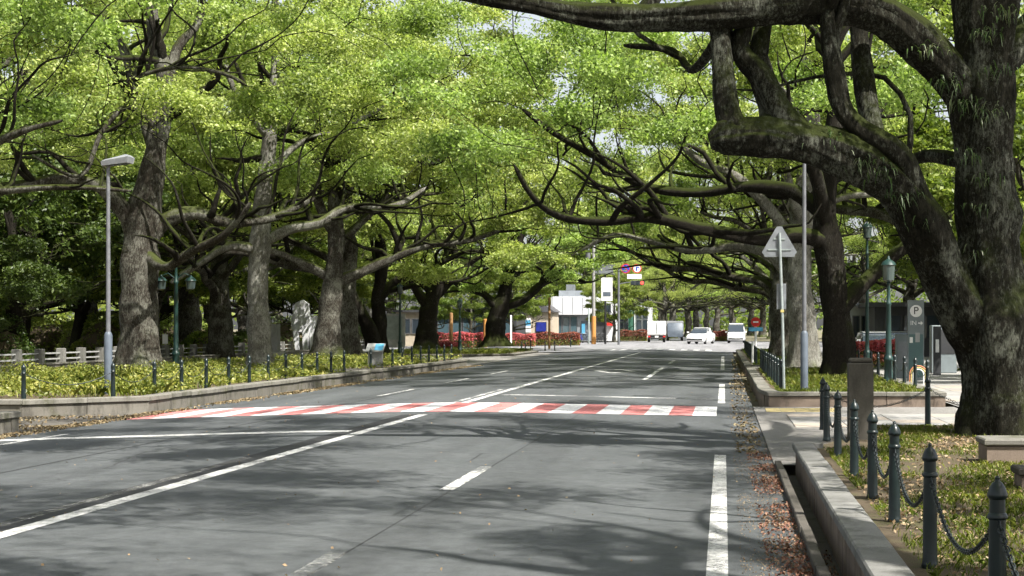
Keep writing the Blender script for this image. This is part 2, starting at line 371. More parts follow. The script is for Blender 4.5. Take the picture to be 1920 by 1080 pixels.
# ------------------------------------------------------------------ ground levels
def sstep(a, b, x):
    t = np.clip((np.asarray(x, float) - a) / (b - a), 0, 1); return t * t * (3 - 2 * t)
def zoff(Y): return 0.22 * sstep(106, 136, Y)
CX = [-60, -12.2, -10.2, -8.2, -6.4, -5.4, -4.4, -2.7, 0.0, 0.62, 60]
CZ = [-.10, -.07, -.005, .045, .088, .098, .085, .045, -.015, -.03, -.04]
def zroad(X): return np.interp(X, CX, CZ)

def sheet(name, xs, ys, mat, zf, kind='structure'):
    xs = np.asarray(xs, float); ys = np.asarray(ys, float); X, Y = np.meshgrid(xs, ys); Z = zf(X, Y)
    v = np.stack([X, Y, Z], -1).reshape(-1, 3); a = len(xs)
    i, j = np.meshgrid(np.arange(a - 1), np.arange(len(ys) - 1)); b = (j * a + i).ravel()
    o = ob(name, mesh_np(name, v, np.stack([b, b + 1, b + a + 1, b + a], -1), mat)); o['kind'] = kind; return o
YS = np.concatenate([[-60, -20], np.arange(0, 106, 6), np.arange(106, 140, 2), [150, 170, 200, 260, 400]])
sheet('ground', np.concatenate([[-1500, -400, -100], np.linspace(-60, 60, 9), [100, 400, 1500]]), np.concatenate([[-1500, -400], YS[1:], [800, 2500]]), 'park_soil',
      lambda X, Y: -0.16 + zoff(Y))
RX = [x for x in CX if -12.2 <= x <= 0.62]
road = sheet('road', [-11.6] + RX[1:], YS[YS <= 106], 'asphalt', lambda X, Y: zroad(X) + zoff(Y))
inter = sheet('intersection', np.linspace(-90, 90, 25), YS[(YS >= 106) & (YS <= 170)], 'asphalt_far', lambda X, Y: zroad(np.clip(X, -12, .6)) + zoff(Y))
far_rd = sheet('far_road', [-9.5, -7, -4, -1, 2.5], [170, 200, 260, 400], 'asphalt', lambda X, Y: zroad(np.clip(X, -12, .6)) + zoff(Y))

# painted markings, 4 mm above the road, parts of the road
def strip(name, pts, width, mat, parent=road, lift=0.005):
    """paint along a polyline of (x, y); width across"""
    P = np.array(pts, float); d = np.gradient(P, axis=0); d /= np.linalg.norm(d, axis=1)[:, None]; nrm = np.stack([-d[:, 1], d[:, 0]], -1)
    A = P + nrm * width / 2; B = P - nrm * width / 2; v = []
    for q in np.stack([A, B], 1).reshape(-1, 2): v.append((q[0], q[1], float(zroad(q[0]) + zoff(q[1])) + lift))
    f = [(2 * i, 2 * i + 1, 2 * i + 3, 2 * i + 2) for i in range(len(P) - 1)]
    return ob(name, mesh_np(name, v, np.array(f), mat, False), parent)
def patch(name, quad, mat, parent=road, n=4, lift=0.004):
    """quad of ground points a b c d; a-b and d-c are the long sides to be subdivided"""
    a, b, c, d = [np.array(q, float) for q in quad]; v = []
    for i in range(n + 1):
        t = i / n
        for p in (a + (b - a) * t, d + (c - d) * t): v.append((p[0], p[1], float(zroad(p[0]) + zoff(p[1])) + lift))
    return ob(name, mesh_np(name, v, np.array([(2 * i, 2 * i + 1, 2 * i + 3, 2 * i + 2) for i in range(n)]), mat, False), parent)
def xsplit(x0, x1): return sorted(set([x0, x1] + [x for x in CX if x0 < x < x1]))
def ylin(x, y0, y1, step=4): return [(x, y) for y in np.linspace(y0, y1, max(2, int((y1 - y0) / step) + 1))]
strip('tar_seam', ylin(-5.66, 4, 27), 0.30, 'tar', lift=.003)
strip('tar_seam', ylin(-2.70, 4, 28), 0.012, 'tar', lift=.003)
strip('tar_seam', ylin(-8.0, 6, 60), 0.03, 'tar', lift=.003)
strip('edge_line', ylin(-0.045, 2, 19.6), 0.15, 'line_white')
strip('edge_line', ylin(-0.05, 33.2, 44.6), 0.16, 'line_white')
strip('edge_line', ylin(-0.05, 60, 90), 0.16, 'line_white')
strip('centre_line', ylin(-5.42, 4, 26.9), 0.17, 'line_white')
strip('centre_line', ylin(-5.42, 31.2, 97), 0.17, 'line_white')
strip('old_centre_line', ylin(-5.72, 4, 18), 0.13, 'line_faint')
strip('old_centre_line', ylin(-5.66, 31.5, 38), 0.11, 'line_worn')
for a, b, m_ in ((5.0, 10.7, 'line_faint'), (14.8, 17.3, 'line_worn')): strip('lane_dash', ylin(-2.75, a, b), 0.14, m_)
for a, b in ((29.8, 31.6), (35.5, 39.6), (44, 48), (52.5, 56.5)): strip('lane_dash', ylin(-8.2, a, b), 0.13, 'line_worn')
strip('lane_line', ylin(-2.5, 46.8, 61.5), 0.16, 'line_white')
strip('lane_line', ylin(-2.5, 68, 76), 0.15, 'line_worn')
strip('stop_line', [(x, 35.0) for x in xsplit(-5.2, -0.25)], 0.30, 'line_worn')
strip('stop_line', [(x, 22.6 + .06 * (x + 5.65)) for x in xsplit(-10.9, -5.65)], 0.38, 'line_white')
strip('edge_line', ylin(-10.3, 6, 23.4), 0.12, 'line_worn')
strip('box_line', [(x, 47.0) for x in xsplit(-2.42, 0.15)], 0.22, 'line_faint')
strip('box_line', [(x, 61.5) for x in xsplit(-2.42, 0.05)], 0.22, 'line_faint')
dm = [(-4.75, 55.2), (-4.0, 53.0), (-3.3, 55.2), (-4.0, 57.4)]
for i in range(4):
    a, b = np.array(dm[i]), np.array(dm[(i + 1) % 4]); strip('diamond_mark', [tuple(a), tuple((a + b) / 2), tuple(b)], 0.2, 'line_white')
rng = random.Random(5)
for (cx, cy) in ((-1.25, 52), (-1.25, 56), (-1.25, 70), (-4.0, 72), (-1.25, 75), (-4.0, 77)):      # worn, unreadable lane lettering
    for q in range(5):
        x = cx - 0.6 + 0.3 * q
        strip('lane_lettering', [(x, cy - 1.1 + rng.uniform(0, .5)), (x + .02, cy + 1.0 - rng.uniform(0, .4))], 0.10, 'line_faint')
    for q in (-.8, 0, .8): strip('lane_lettering', [(cx - .62, cy + q), (cx, cy + q), (cx + .62, cy + q)], 0.16, 'line_faint')
# red and white pedestrian crossing
x1 = -0.14; wdt = 0.455
for i in range(24):
    xa, xb = x1 - (i + 1) * wdt, x1 - i * wdt
    sk = lambda x: 0.075 * (x - x1)
    ya = lambda x: 28.35 + sk(x); yb = lambda x: 31.7 + sk(x)
    patch('crossing_stripe', [(xb, ya(xb)), (xb, yb(xb)), (xa, yb(xa)), (xa, ya(xa))], 'cross_white' if i % 2 == 0 else 'cross_red', n=2)
strip('crossing_edge_line', [(x, 27.0) for x in xsplit(-6.2, -3.0)], 0.10, 'line_faint')
for i in range(22):
    x = -0.9 - i * 0.9
    patch('far_crossing_stripe', [(x, 108.5), (x, 112.5), (x - .45, 112.5), (x - .45, 108.5)], 'cross_white', inter, n=2, lift=.006)
strip('far_stop_line', [(x, 101.5) for x in xsplit(-5.3, -0.2)], 0.45, 'line_white')

# footways
def flat(name, poly, z, mat, parent=None, kind='structure'):
    v = [(x, y, z + float(zoff(y))) for x, y in poly]
    o = ob(name, mesh_np(name, v, np.array([list(range(len(poly)))]), mat, False), parent)
    if parent is None: o['kind'] = kind
    return o
flat('left_gutter', [(-12.6, -10), (-11.6, -10), (-11.6, 88), (-12.6, 88)], -0.052, 'gutter')
apron = flat('side_apron', [(0.62, 18.2), (1.5, 18.2), (4.9, 22), (4.9, 31.7), (0.62, 31.7)], -0.012, 'apron')
fway = flat('footway', [(4.9, -30), (20, -30), (20, 104), (4.9, 104)], 0.02, 'paving')
flat('left_footway', [(-27.6, 0), (-21.6, 0), (-21.6, 104), (-27.6, 104)], -0.03, 'apron')
flat('left_apron', [(-21.6, 66), (-11.6, 66), (-11.6, 104), (-21.6, 104)], -0.035, 'apron')
flat('far_left_footway', [(-80, 163), (-9.6, 163), (-9.6, 260), (-80, 260)], 0.06, 'paving')
# paving slabs of the footway and the yellow tactile strip, each its own slab
slab = {}
for m in ('paving', 'paving_warm'):
    slab[m] = MB().box(-.445, .445, -.445, .445, 0, .05, bev=.008).mesh('paving_slab', m)
r = random.Random(3)
for i in range(5):
    for j in range(26):
        x, y = 5.4 + i * 0.9, 22.5 + j * 0.9
        ob('paving_slab', slab['paving_warm' if r.random() < .35 else 'paving'], fway, (x, y, 0.0 + r.uniform(-.003, .003)))
for i in range(4):
    for j in range(4):
        ob('paving_slab', slab['paving_warm' if (i + j) % 3 == 0 else 'paving'], apron, (1.65 + i * .9, 25.6 + j * .9, -0.045 + r.uniform(-.003, .003)))
tac = MB().box(-.145, .145, -.145, .145, 0, .05, bev=.006)
for dx in (-.09, -.03, .03, .09): tac.box(dx - .012, dx + .012, -.12, .12, .05, .056)
tac = tac.mesh('tactile_tile', 'tactile_yellow')
for i in range(5):
    for j in range(4): ob('tactile_tile', tac, apron, (1.0 + i * .3, 29.9 + j * .3, -0.05))

# ------------------------------------------------------------------ stone-edged planting beds
def planter(name, label, poly, edges, top, cap_w, cap_t, mat_cap, mat_wall, soil_z, base=-0.15, seg=1.2, seed=0, group='planting beds along the avenue'):
    """poly: counter-clockwise outline; edges: indices of the edges that carry stones"""
    r = random.Random(seed); ox, oy = poly[0]; t = thing(name, label, 'planter', (ox, oy, 0), group=group)
    n = len(poly); P = [np.array(p, float) for p in poly]
    for e in edges:
        a, b = P[e], P[(e + 1) % n]; L = float(np.linalg.norm(b - a)); k = max(1, round(L / seg)); s = L / k; d = (b - a) / L; nin = np.array([-d[1], d[0]])
        ang = math.atan2(d[1], d[0])
        cm = MB().box(-s / 2 + .004, s / 2 - .004, -0.02, cap_w, top - cap_t, top, bev=.012).mesh('coping_stone', mat_cap)
        wm = MB().box(-s / 2 + .006, s / 2 - .006, 0.02, cap_w - .04, base, top - cap_t - .003, bev=.01).mesh('wall_stone', mat_wall)
        for i in range(k):
            m = a + d * (s * (i + .5))
            c = ob('coping_stone', cm, t, (m[0] - ox, m[1] - oy, float(zoff(m[1])) + r.uniform(-.006, .006)), ang + r.uniform(-.003, .003))
            w = ob('wall_stone', wm, t, (m[0] - ox + nin[0] * r.uniform(-.006, .006), m[1] - oy + nin[1] * r.uniform(-.006, .006), float(zoff(m[1]))), ang)
    # uneven soil, set in from the outline
    xs = [p[0] for p in poly]; ys = [p[1] for p in poly]
    G = 0.5; gx = np.arange(min(xs), max(xs) + G, G); gy = np.arange(min(ys), max(ys) + G, G)
    cen = np.mean(P, axis=0); ins = [p for p in P]
    c3 = []
    for i in range(n):
        p0, p1, p2 = P[i - 1], P[i], P[(i + 1) % n]; d1 = (p1 - p0) / np.linalg.norm(p1 - p0); d2 = (p2 - p1) / np.linalg.norm(p2 - p1)
        n1 = np.array([-d1[1], d1[0]]); n2 = np.array([-d2[1], d2[0]]); h = n1 + n2; h /= max(.4, h.dot(h)) / 2 + 1e-9
        q = p1 + h * .5 * (cap_w - .06) * 1.0; c3.append(q)
    m = bpy.data.meshes.new('soil'); m.from_pydata([(q[0] - ox, q[1] - oy, soil_z + float(zoff(q[1]))) for q in c3], [], [tuple(range(n))]); m.materials.append(MATS['soil'])
    ob('soil', m, t)
    return t

R0P = [(0.85, 2.0), (5.2, 2.0), (5.2, 22.4), (2.3, 22.4), (1.05, 18.3), (0.85, 18.1)]
R1P = [(0.95, 31.6), (4.7, 31.6), (4.7, 52.5), (0.8, 52.5), (0.8, 34.0)]
R2P = [(0.8, 56.5), (4.7, 56.5), (4.7, 102), (1.6, 102), (0.8, 97)]
L0P = [(-21.4, 6), (-11.5, 6), (-11.5, 24.4), (-21.4, 24.4)]
L1P = [(-21.4, 28.3), (-13.3, 28.3), (-11.5, 29.9), (-11.5, 48.6), (-21.4, 48.6)]
L2P = [(-21.4, 50.8), (-11.6, 50.8), (-11.6, 67.5), (-12.6, 69.0), (-21.4, 69.0)]
L3P = [(-22.5, 88.5), (-15.5, 88.5), (-12.9, 92), (-12.9, 104), (-14.5, 107.5), (-22.5, 107.5)]
planter('planting_bed', 'stone-edged bed with dead leaves and grass at the near right corner', R0P, [4, 5], .27, .23, .08, 'coping', 'wall_stone', .20, seed=1)
planter('planting_bed', 'stone-edged bed behind the crossing on the right, holding the triangular sign', R1P, [0, 1, 2, 3, 4], .30, .28, .09, 'coping_moss', 'wall_stone', .23, seed=2)
planter('planting_bed', 'far right stone-edged bed beyond the triangular sign', R2P, [0, 1, 3, 4, 5][:2] + [3, 4], .28, .26, .09, 'coping_moss', 'wall_stone', .22, seed=3)
planter('planting_bed', 'stone-edged bed cut off by the left picture edge', L0P, [1, 2], .30, .30, .10, 'coping_moss', 'wall_left', .22, seed=4)
planter('planting_bed', 'long stone-edged bed with yellow-green cover under the left lamp pole', L1P, [0, 1, 2, 3], .30, .30, .10, 'coping_moss', 'wall_left', .22, seed=5)
planter('planting_bed', 'second stone-edged bed on the left, beyond the information board', L2P, [0, 1, 2, 3], .28, .28, .10, 'coping_moss', 'wall_left', .22, seed=6)
planter('planting_bed', 'low grassy island bed with thick dark trunk at the junction', L3P, [0, 1, 2, 3, 4], .12, .25, .08, 'coping_moss', 'wall_left', .10, seed=7)
# open drain between the carriageway and the near right bed: lip stones and channel
ek = thing('bed_edging', 'low dark edging of the near right bed beside the big trunk', 'edging', (2.3, 22.4, 0))
for i in range(9):
    MB().box(-.31, .31, -.06, .06, -.1, .20, bev=.012).build('edging_stone', 'gutter', ek, loc=(.32 + i * .635 - 2.6 * 0, 0, random.Random(i).uniform(-.01, .01)))
for i in range(7):
    a = np.array([1.05, 18.3]); b = np.array([2.3, 22.4]); m = a + (b - a) * (i + .5) / 7
    MB().box(-.3, .3, -.06, .06, -.1, .20, bev=.012).build('edging_stone', 'gutter', ek, loc=(m[0] - 2.3, m[1] - 22.4, random.Random(i).uniform(-.01, .01)), rz=math.atan2(4.1, 1.25))
drain = MB().box(0.66, 0.87, 2, 18.2, -0.2, -0.14).build('drain_channel', 'gutter'); drain['kind'] = 'structure'
lip = MB().box(-.04, .04, -.49, .49, -.2, .05, bev=.008).mesh('lip_stone', 'gutter')
r = random.Random(9)
for i in range(16): ob('lip_stone', lip, drain, (.66 + r.uniform(-.004, .004), 2.6 + i, r.uniform(-.005, .005)), r.uniform(-.004, .004))

# ------------------------------------------------------------------ trees
def resample(P, R, step):
    P = np.array(P, float); R = np.array(R, float)
    # smooth with Catmull-Rom, then even steps
    Q = [P[0]]; q = [R[0]]; n = len(P)
    for i in range(n - 1):
        p0, p1, p2, p3 = P[max(i - 1, 0)], P[i], P[i + 1], P[min(i + 2, n - 1)]
        L = np.linalg.norm(p2 - p1); k = max(1, int(round(L / step)))
        for j in range(1, k + 1):
            t = j / k
            Q.append(.5 * (2 * p1 + (p2 - p0) * t + (2 * p0 - 5 * p1 + 4 * p2 - p3) * t * t + (3 * p1 - p0 - 3 * p2 + p3) * t ** 3)); q.append(R[i] + (R[i + 1] - R[i]) * t)
    return np.array(Q), np.array(q)

def colonize(seedpos, seedpar, attr, rs, step=.5, infl=4.5, kill=.85, wig=.35, iters=70, grow_ok=None):
    pos = [p for p in seedpos]; par = list(seedpar)
    P = np.array(seedpos)
    ok = np.ones(len(P), bool) if grow_ok is None else grow_ok
    d = np.full(len(attr), 1e9); near = np.zeros(len(attr), int); alive = np.ones(len(attr), bool)
    idx = np.where(ok)[0]
    D = np.linalg.norm(attr[:, None] - P[idx][None], axis=2); near = idx[D.argmin(1)]; d = D.min(1)
    nchild = {}
    for it in range(iters):
        act = np.where(alive & (d < (infl if it > 6 else 14)))[0]
        if len(act) == 0: break
        A = attr[act]; nn = near[act]
        un, inv = np.unique(nn, return_inverse=True)
        V = A - P[nn]; V /= np.linalg.norm(V, axis=1)[:, None] + 1e-9
        S = np.zeros((len(un), 3)); np.add.at(S, inv, V)
        S /= np.linalg.norm(S, axis=1)[:, None] + 1e-9
        S += rs.normal(0, wig, S.shape); S[:, 2] += .05
        S /= np.linalg.norm(S, axis=1)[:, None] + 1e-9
        keep = np.array([nchild.get(u, 0) < 3 for u in un.tolist()])
        un = un[keep]; S = S[keep]
        if len(un) == 0: break
        for u in un.tolist(): nchild[u] = nchild.get(u, 0) + 1
        newp = P[un] + S * step; base = len(P)
        P = np.vstack([P, newp]); par += un.tolist()
        ai = np.where(alive)[0]
        D = np.linalg.norm(attr[ai][:, None] - newp[None], axis=2); m = D.argmin(1); dm = D[np.arange(len(ai)), m]
        up = dm < d[ai]; near[ai[up]] = base + m[up]; d[ai[up]] = dm[up]
        alive[d < kill] = False
    return P, np.array(par)

def leaf_mesh(name, C, rs, size, mat, flat=.7, aspect=.5, droop=0.0):
    n = len(C)
    nrm = rs.normal(0, 1, (n, 3)); nrm[:, 2] = np.abs(nrm[:, 2]) * .5 + flat * 1.6; nrm /= np.linalg.norm(nrm, axis=1)[:, None]
    a = rs.normal(0, 1, (n, 3)); a[:, 2] -= droop; a -= nrm * (a * nrm).sum(1)[:, None]; a /= np.linalg.norm(a, axis=1)[:, None]
    b = np.cross(nrm, a); L = (size * rs.uniform(.65, 1.3, n))[:, None]
    fold = nrm * L * .08
    v = np.stack([C - a * L * .5, C + b * L * aspect * .5 + fold, C + a * L * .5, C - b * L * aspect * .5 + fold], 1).reshape(-1, 3)
    i = np.arange(n)[:, None] * 4
    return mesh_np(name, v, i + np.array([[0, 1, 2, 3]]), mat, False)

def bark_tube(P, R, n, rs, flare=None, rough=.10):
    m = len(P); ph = rs.uniform(0, 6.28, 6); a = np.arange(n) * 2 * np.pi / n
    s = np.concatenate([[0], np.cumsum(np.linalg.norm(np.diff(P, axis=0), axis=1))])[:, None]
    rd = 1 + rough * (.5 * np.sin(2 * a + ph[0] + s * .5) + .5 * np.sin(3 * a + ph[1] - s * .8) + .45 * np.sin(5 * a + ph[2] + 1.1 * np.sin(s * 1.4)) + .3 * np.sin(9 * a + ph[3] + 1.5 * np.sin(s * 2.3)))
    ax = np.ones((m, 1)); 
    for _ in range(int(s[-1, 0] / 1.1) + 1):
        c0 = rs.uniform(0, s[-1, 0]); wd_ = rs.uniform(.12, .35); aa = rs.uniform(0, 6.28)
        ax = ax + rs.uniform(.05, .32) * rough * 9 * .5 * np.exp(-((s - c0) / wd_) ** 2) * np.clip(np.cos(a - aa), -.15, 1) ** 2
    rd = rd * (.98 + .1 * np.sin(s * 1.9 + ph[0]) * .5 + .05 * np.sin(s * 4.3 + ph[2])) * ax
    rd = rd + rs.normal(0, rough * .22, (m, n))
    if flare is not None:
        h = np.clip(P[:, 2] - P[0, 2], 0, 9)[:, None]
        rd = rd + flare * np.exp(-h / .45) * (.65 + .5 * np.sin(5 * a + ph[4]) + .25 * np.sin(8 * a + ph[5]))
    return tube_np(P, R, n, ridges=rd)

TRI = [0]
def make_tree(name, label, group, base, trunk, limbs, crowns, seed, n_mass=40, puff_r=.66, mass_gap=2.2, sub=1.55, n_leaf=60000, lsize=.15, bark='bark', leaf='camphor_leaf', zmin=4.0,
              kill=.85, clump=(.42, .42, .24), flare=.55, auto=0, auto_r=7.5, auto_z=(3.2, 6.0), tip_r=.014, sides=20, grow_min=3.0, sub_min=None, step=.3, wig=.35, extra=None):
    """trunk: [(x,y,z,r)...] world; limbs: list of the same; crowns: [(cx,cy,cz,rx,ry,rz)...] world"""
    rs = np.random.RandomState(seed); base = np.array(base, float)
    t = thing(name, label, 'tree', tuple(base), group=group)
    trunk = np.array(trunk, float); tp, tr = resample(trunk[:, :3] - base, trunk[:, 3], step)
    polys = [(tp, tr)]
    for l in limbs:
        l = np.array(l, float); polys.append(resample(l[:, :3] - base, l[:, 3], step))
    top = tp[-1]
    a0 = rs.uniform(0, 6.28)
    for q in range(auto):                      # sinuous main limbs where the photo does not show them singly
        ang = a0 + q * 2.4 + rs.uniform(-.3, .3); zs = rs.uniform(*auto_z); i = int(np.argmin(abs(tp[:, 2] - zs))); p = tp[i].copy(); r0 = max(.1, tr[i] * rs.uniform(.4, .55)); pts = [p]; rr = [r0]
        el = rs.uniform(.35, 1.1); L = auto_r * rs.uniform(.75, 1.1); m = 7
        for s in range(m):
            el = max(.08, el - rs.uniform(.0, .22)) if s < 4 else el + rs.uniform(-.15, .3); ang += rs.normal(0, .28)
            p = p + np.array([math.cos(ang) * math.cos(el), math.sin(ang) * math.cos(el), math.sin(el)]) * L / m
            pts.append(p); rr.append(r0 * (1 - .11 * (s + 1)))
        polys.append(resample(pts, rr, .3))
    n_main = len(polys)
    # secondary sinuous boughs off every limb and the upper trunk
    for k, (q, R) in enumerate(list(polys)):
        L = float(np.linalg.norm(np.diff(q, axis=0), axis=1).sum()); m = int(round(L / 1.25 * sub)) if k else int(round(L / 2.2 * sub))
        for _ in range(m):
            i = int(len(q) * rs.uniform(.3 if k else .5, .95))
            if q[i][2] < (sub_min if sub_min else grow_min - .5) or R[i] < .045: continue
            tg = q[min(i + 1, len(q) - 1)] - q[i - 1]; tg /= np.linalg.norm(tg) + 1e-9
            d = tg * rs.uniform(.2, .8) + rs.normal(0, .55, 3) + np.array([0, 0, rs.uniform(.1, .8)])
            if sub_min: d[2] = abs(d[2]) + .35
            d /= np.linalg.norm(d)
            l = rs.uniform(1.6, 4.8); r0 = min(R[i] * rs.uniform(.45, .75), .19); p = q[i].copy(); pts = [p]; rr = [r0]; n_ = 6
            for j in range(n_):
                d = d + rs.normal(0, .33, 3) + np.array([0, 0, .06]); d[2] = max(d[2], -.12); d /= np.linalg.norm(d); p = p + d * l / n_; pts.append(p); rr.append(max(.018, r0 * (1 - .14 * (j + 1))))
            polys.append(resample(pts, rr, .3))
    # seed nodes
    sp = []; par = []; spec = []; gok = []
    for k, (P, R) in enumerate(polys):
        if k == 0: prev = -1
        else: prev = int(np.argmin(np.linalg.norm(np.array(sp) - P[0], axis=1)))
        for i in range(0, len(P)):
            if k and i == 0: continue
            sp.append(P[i]); par.append(prev); spec.append(R[i]); gok.append(bool(P[i][2] > grow_min and (R[i] < .32 or k)))
            prev = len(sp) - 1
    sp = np.array(sp); gok = np.array(gok)
    if not gok.any(): gok[-3:] = True
    # foliage gathers in masses near the crown's upper shell, each mass a few puffs; twigs grow towards them
    vol = np.array([(c[3] * c[4] * c[5]) ** .67 for c in crowns]); cnt = np.maximum(3, n_mass * vol / vol.sum()).astype(int); PF = []; PR = []
    got = []
    for c, k in zip(crowns, cnt):
        d = rs.normal(0, 1, (k * 40, 3)); d[:, 2] += .25; d /= np.linalg.norm(d, axis=1)[:, None]; d *= (rs.uniform(.25, 1, (k * 40, 1)) ** .38)
        q = np.array(c[:3]) - base + d * np.array(c[3:]); q = q[q[:, 2] + base[2] > zmin]; g0 = len(got)
        for p in q:
            if len(got) - g0 >= k: break
            if all(((p - g) * np.array([1, 1, 1.35])).dot((p - g) * np.array([1, 1, 1.35])) > mass_gap ** 2 for g in got): got.append(p)
    for p in got:
        R = rs.uniform(.85, 1.65); m = int(round(2 + R * R * 2.6))
        for _ in range(m):
            o = rs.normal(0, 1, 3); o /= np.linalg.norm(o); o[2] = abs(o[2]) * .75 - .15
            PF.append(p + o * R * rs.uniform(.4, 1.0) * np.array([1, 1, .62])); PR.append(puff_r * rs.uniform(.7, 1.3))
    PF = np.array(PF); PR = np.array(PR)
    A = (PF[:, None] + rs.normal(0, .4, (len(PF), 3, 3)) * PR[:, None, None] * np.array([1, 1, .6])).reshape(-1, 3)
    # clumped attractors give lobes and gaps
    P, par = colonize(sp, par, A, rs, kill=kill, grow_ok=gok, wig=wig)
    n = len(P); ns = len(sp); kids = [[] for _ in range(n)]
    for i in range(n):
        if par[i] >= 0: kids[par[i]].append(i)
    E_ = 2.15; acc = np.zeros(n); rad = np.zeros(n); order = np.argsort([-i for i in range(n)])
    for i in range(n - 1, -1, -1):
        if i >= ns or True:
            rad[i] = max(tip_r, acc[i] ** (1 / E_)) if kids[i] else tip_r
        if i < ns: rad[i] = spec[i]
        if par[i] >= 0: acc[par[i]] += rad[i] ** E_ if i >= ns else 0
    # traced trunk and limbs -> one part; twigs -> another
    V = []; Fq = []; b = 0
    for k, (q, R) in enumerate(polys):
        s = sides if R[0] > .25 else ((12 if step > .2 else 24) if R[0] > .12 else 8)
        rr = R.copy(); rr[-1] *= .6
        v, f = bark_tube(q, rr, s, rs, flare if k == 0 else None, .11 if R[0] > .12 else .07)
        V.append(v); Fq.append(f + b); b += len(v)
        if k == n_main - 1: ob('trunk', mesh_np('trunk', np.vstack(V), np.vstack(Fq), bark), t); V = []; Fq = []; b = 0
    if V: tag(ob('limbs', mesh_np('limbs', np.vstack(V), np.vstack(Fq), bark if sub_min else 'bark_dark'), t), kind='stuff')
    V = []; Fq = []; b = 0; used = np.zeros(n, bool); used[:ns] = True
    for i in range(ns, n):
        if used[i]: continue
        chain = [par[i], i]; used[i] = True; j = i
        while kids[j]:
            j = max(kids[j], key=lambda q: rad[q]); used[j] = True; chain.append(j)
        R = rad[chain].copy(); R[0] = min(R[0], R[1] * 1.15); q = P[chain]
        if len(q) > 3: q = q.copy(); q[1:-1] = .25 * q[:-2] + .5 * q[1:-1] + .25 * q[2:]
        v, f = tube_np(q, R, 7 if R[1] > .06 else (5 if R[1] > .03 else 3)); V.append(v); Fq.append(f + b); b += len(v)
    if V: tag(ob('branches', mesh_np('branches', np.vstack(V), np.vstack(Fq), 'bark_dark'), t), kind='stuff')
    # leaves gather round the thin twigs
    thin = np.array([i for i in range(ns, n) if rad[i] < .02 or not kids[i]])
    n2 = int(n_leaf * .10); n1 = n_leaf - n2
    w = PR ** 2.2 * rs.uniform(.5, 1.5, len(PF)); w /= w.sum(); pi = rs.choice(len(PF), n1, p=w)
    d = rs.normal(0, 1, (n1, 3)); d[:, 2] += .35; d /= np.linalg.norm(d, axis=1)[:, None]
    lump = 1 + .2 * np.sin(d[:, 0] * 5 + pi * 1.7) * np.sin(d[:, 1] * 5 + pi * .9) + .15 * np.sin(d[:, 2] * 9 + pi)
    C1 = PF[pi] + d * ((rs.uniform(0, 1, n1) ** .4) * PR[pi] * lump)[:, None] * np.array([1, 1, .62])
    ci = rs.choice(thin, n2); C2 = P[ci] + rs.normal(0, .2, (n2, 3))
    C = np.vstack([C1, C2])
    tag(ob('crown', leaf_mesh('crown', C, rs, lsize, leaf, .28), t), kind='stuff')
    TRI[0] += 2 * n_leaf + 2 * len(np.vstack(Fq)) if V else 0
    return t

def copy_tree(src, label, group, loc, rz, s=1.0):
    t = thing(src.name.split('.')[0], label, 'tree', loc, rz, group); t.scale = (s, s, s)
    for c in src.children:
        d = c.copy(); COL.objects.link(d); d.parent = t
    return t
def TR(Y, pts):
    """trace: photo pixels -> world; entries (px, py, r) or (px, py, r, dY)"""
    out = []
    for p in pts: out.append((*W(p[0], p[1], Y + (p[3] if len(p) > 3 else 0)), p[2]))
    return out
AV = 'camphor trees lining the avenue'

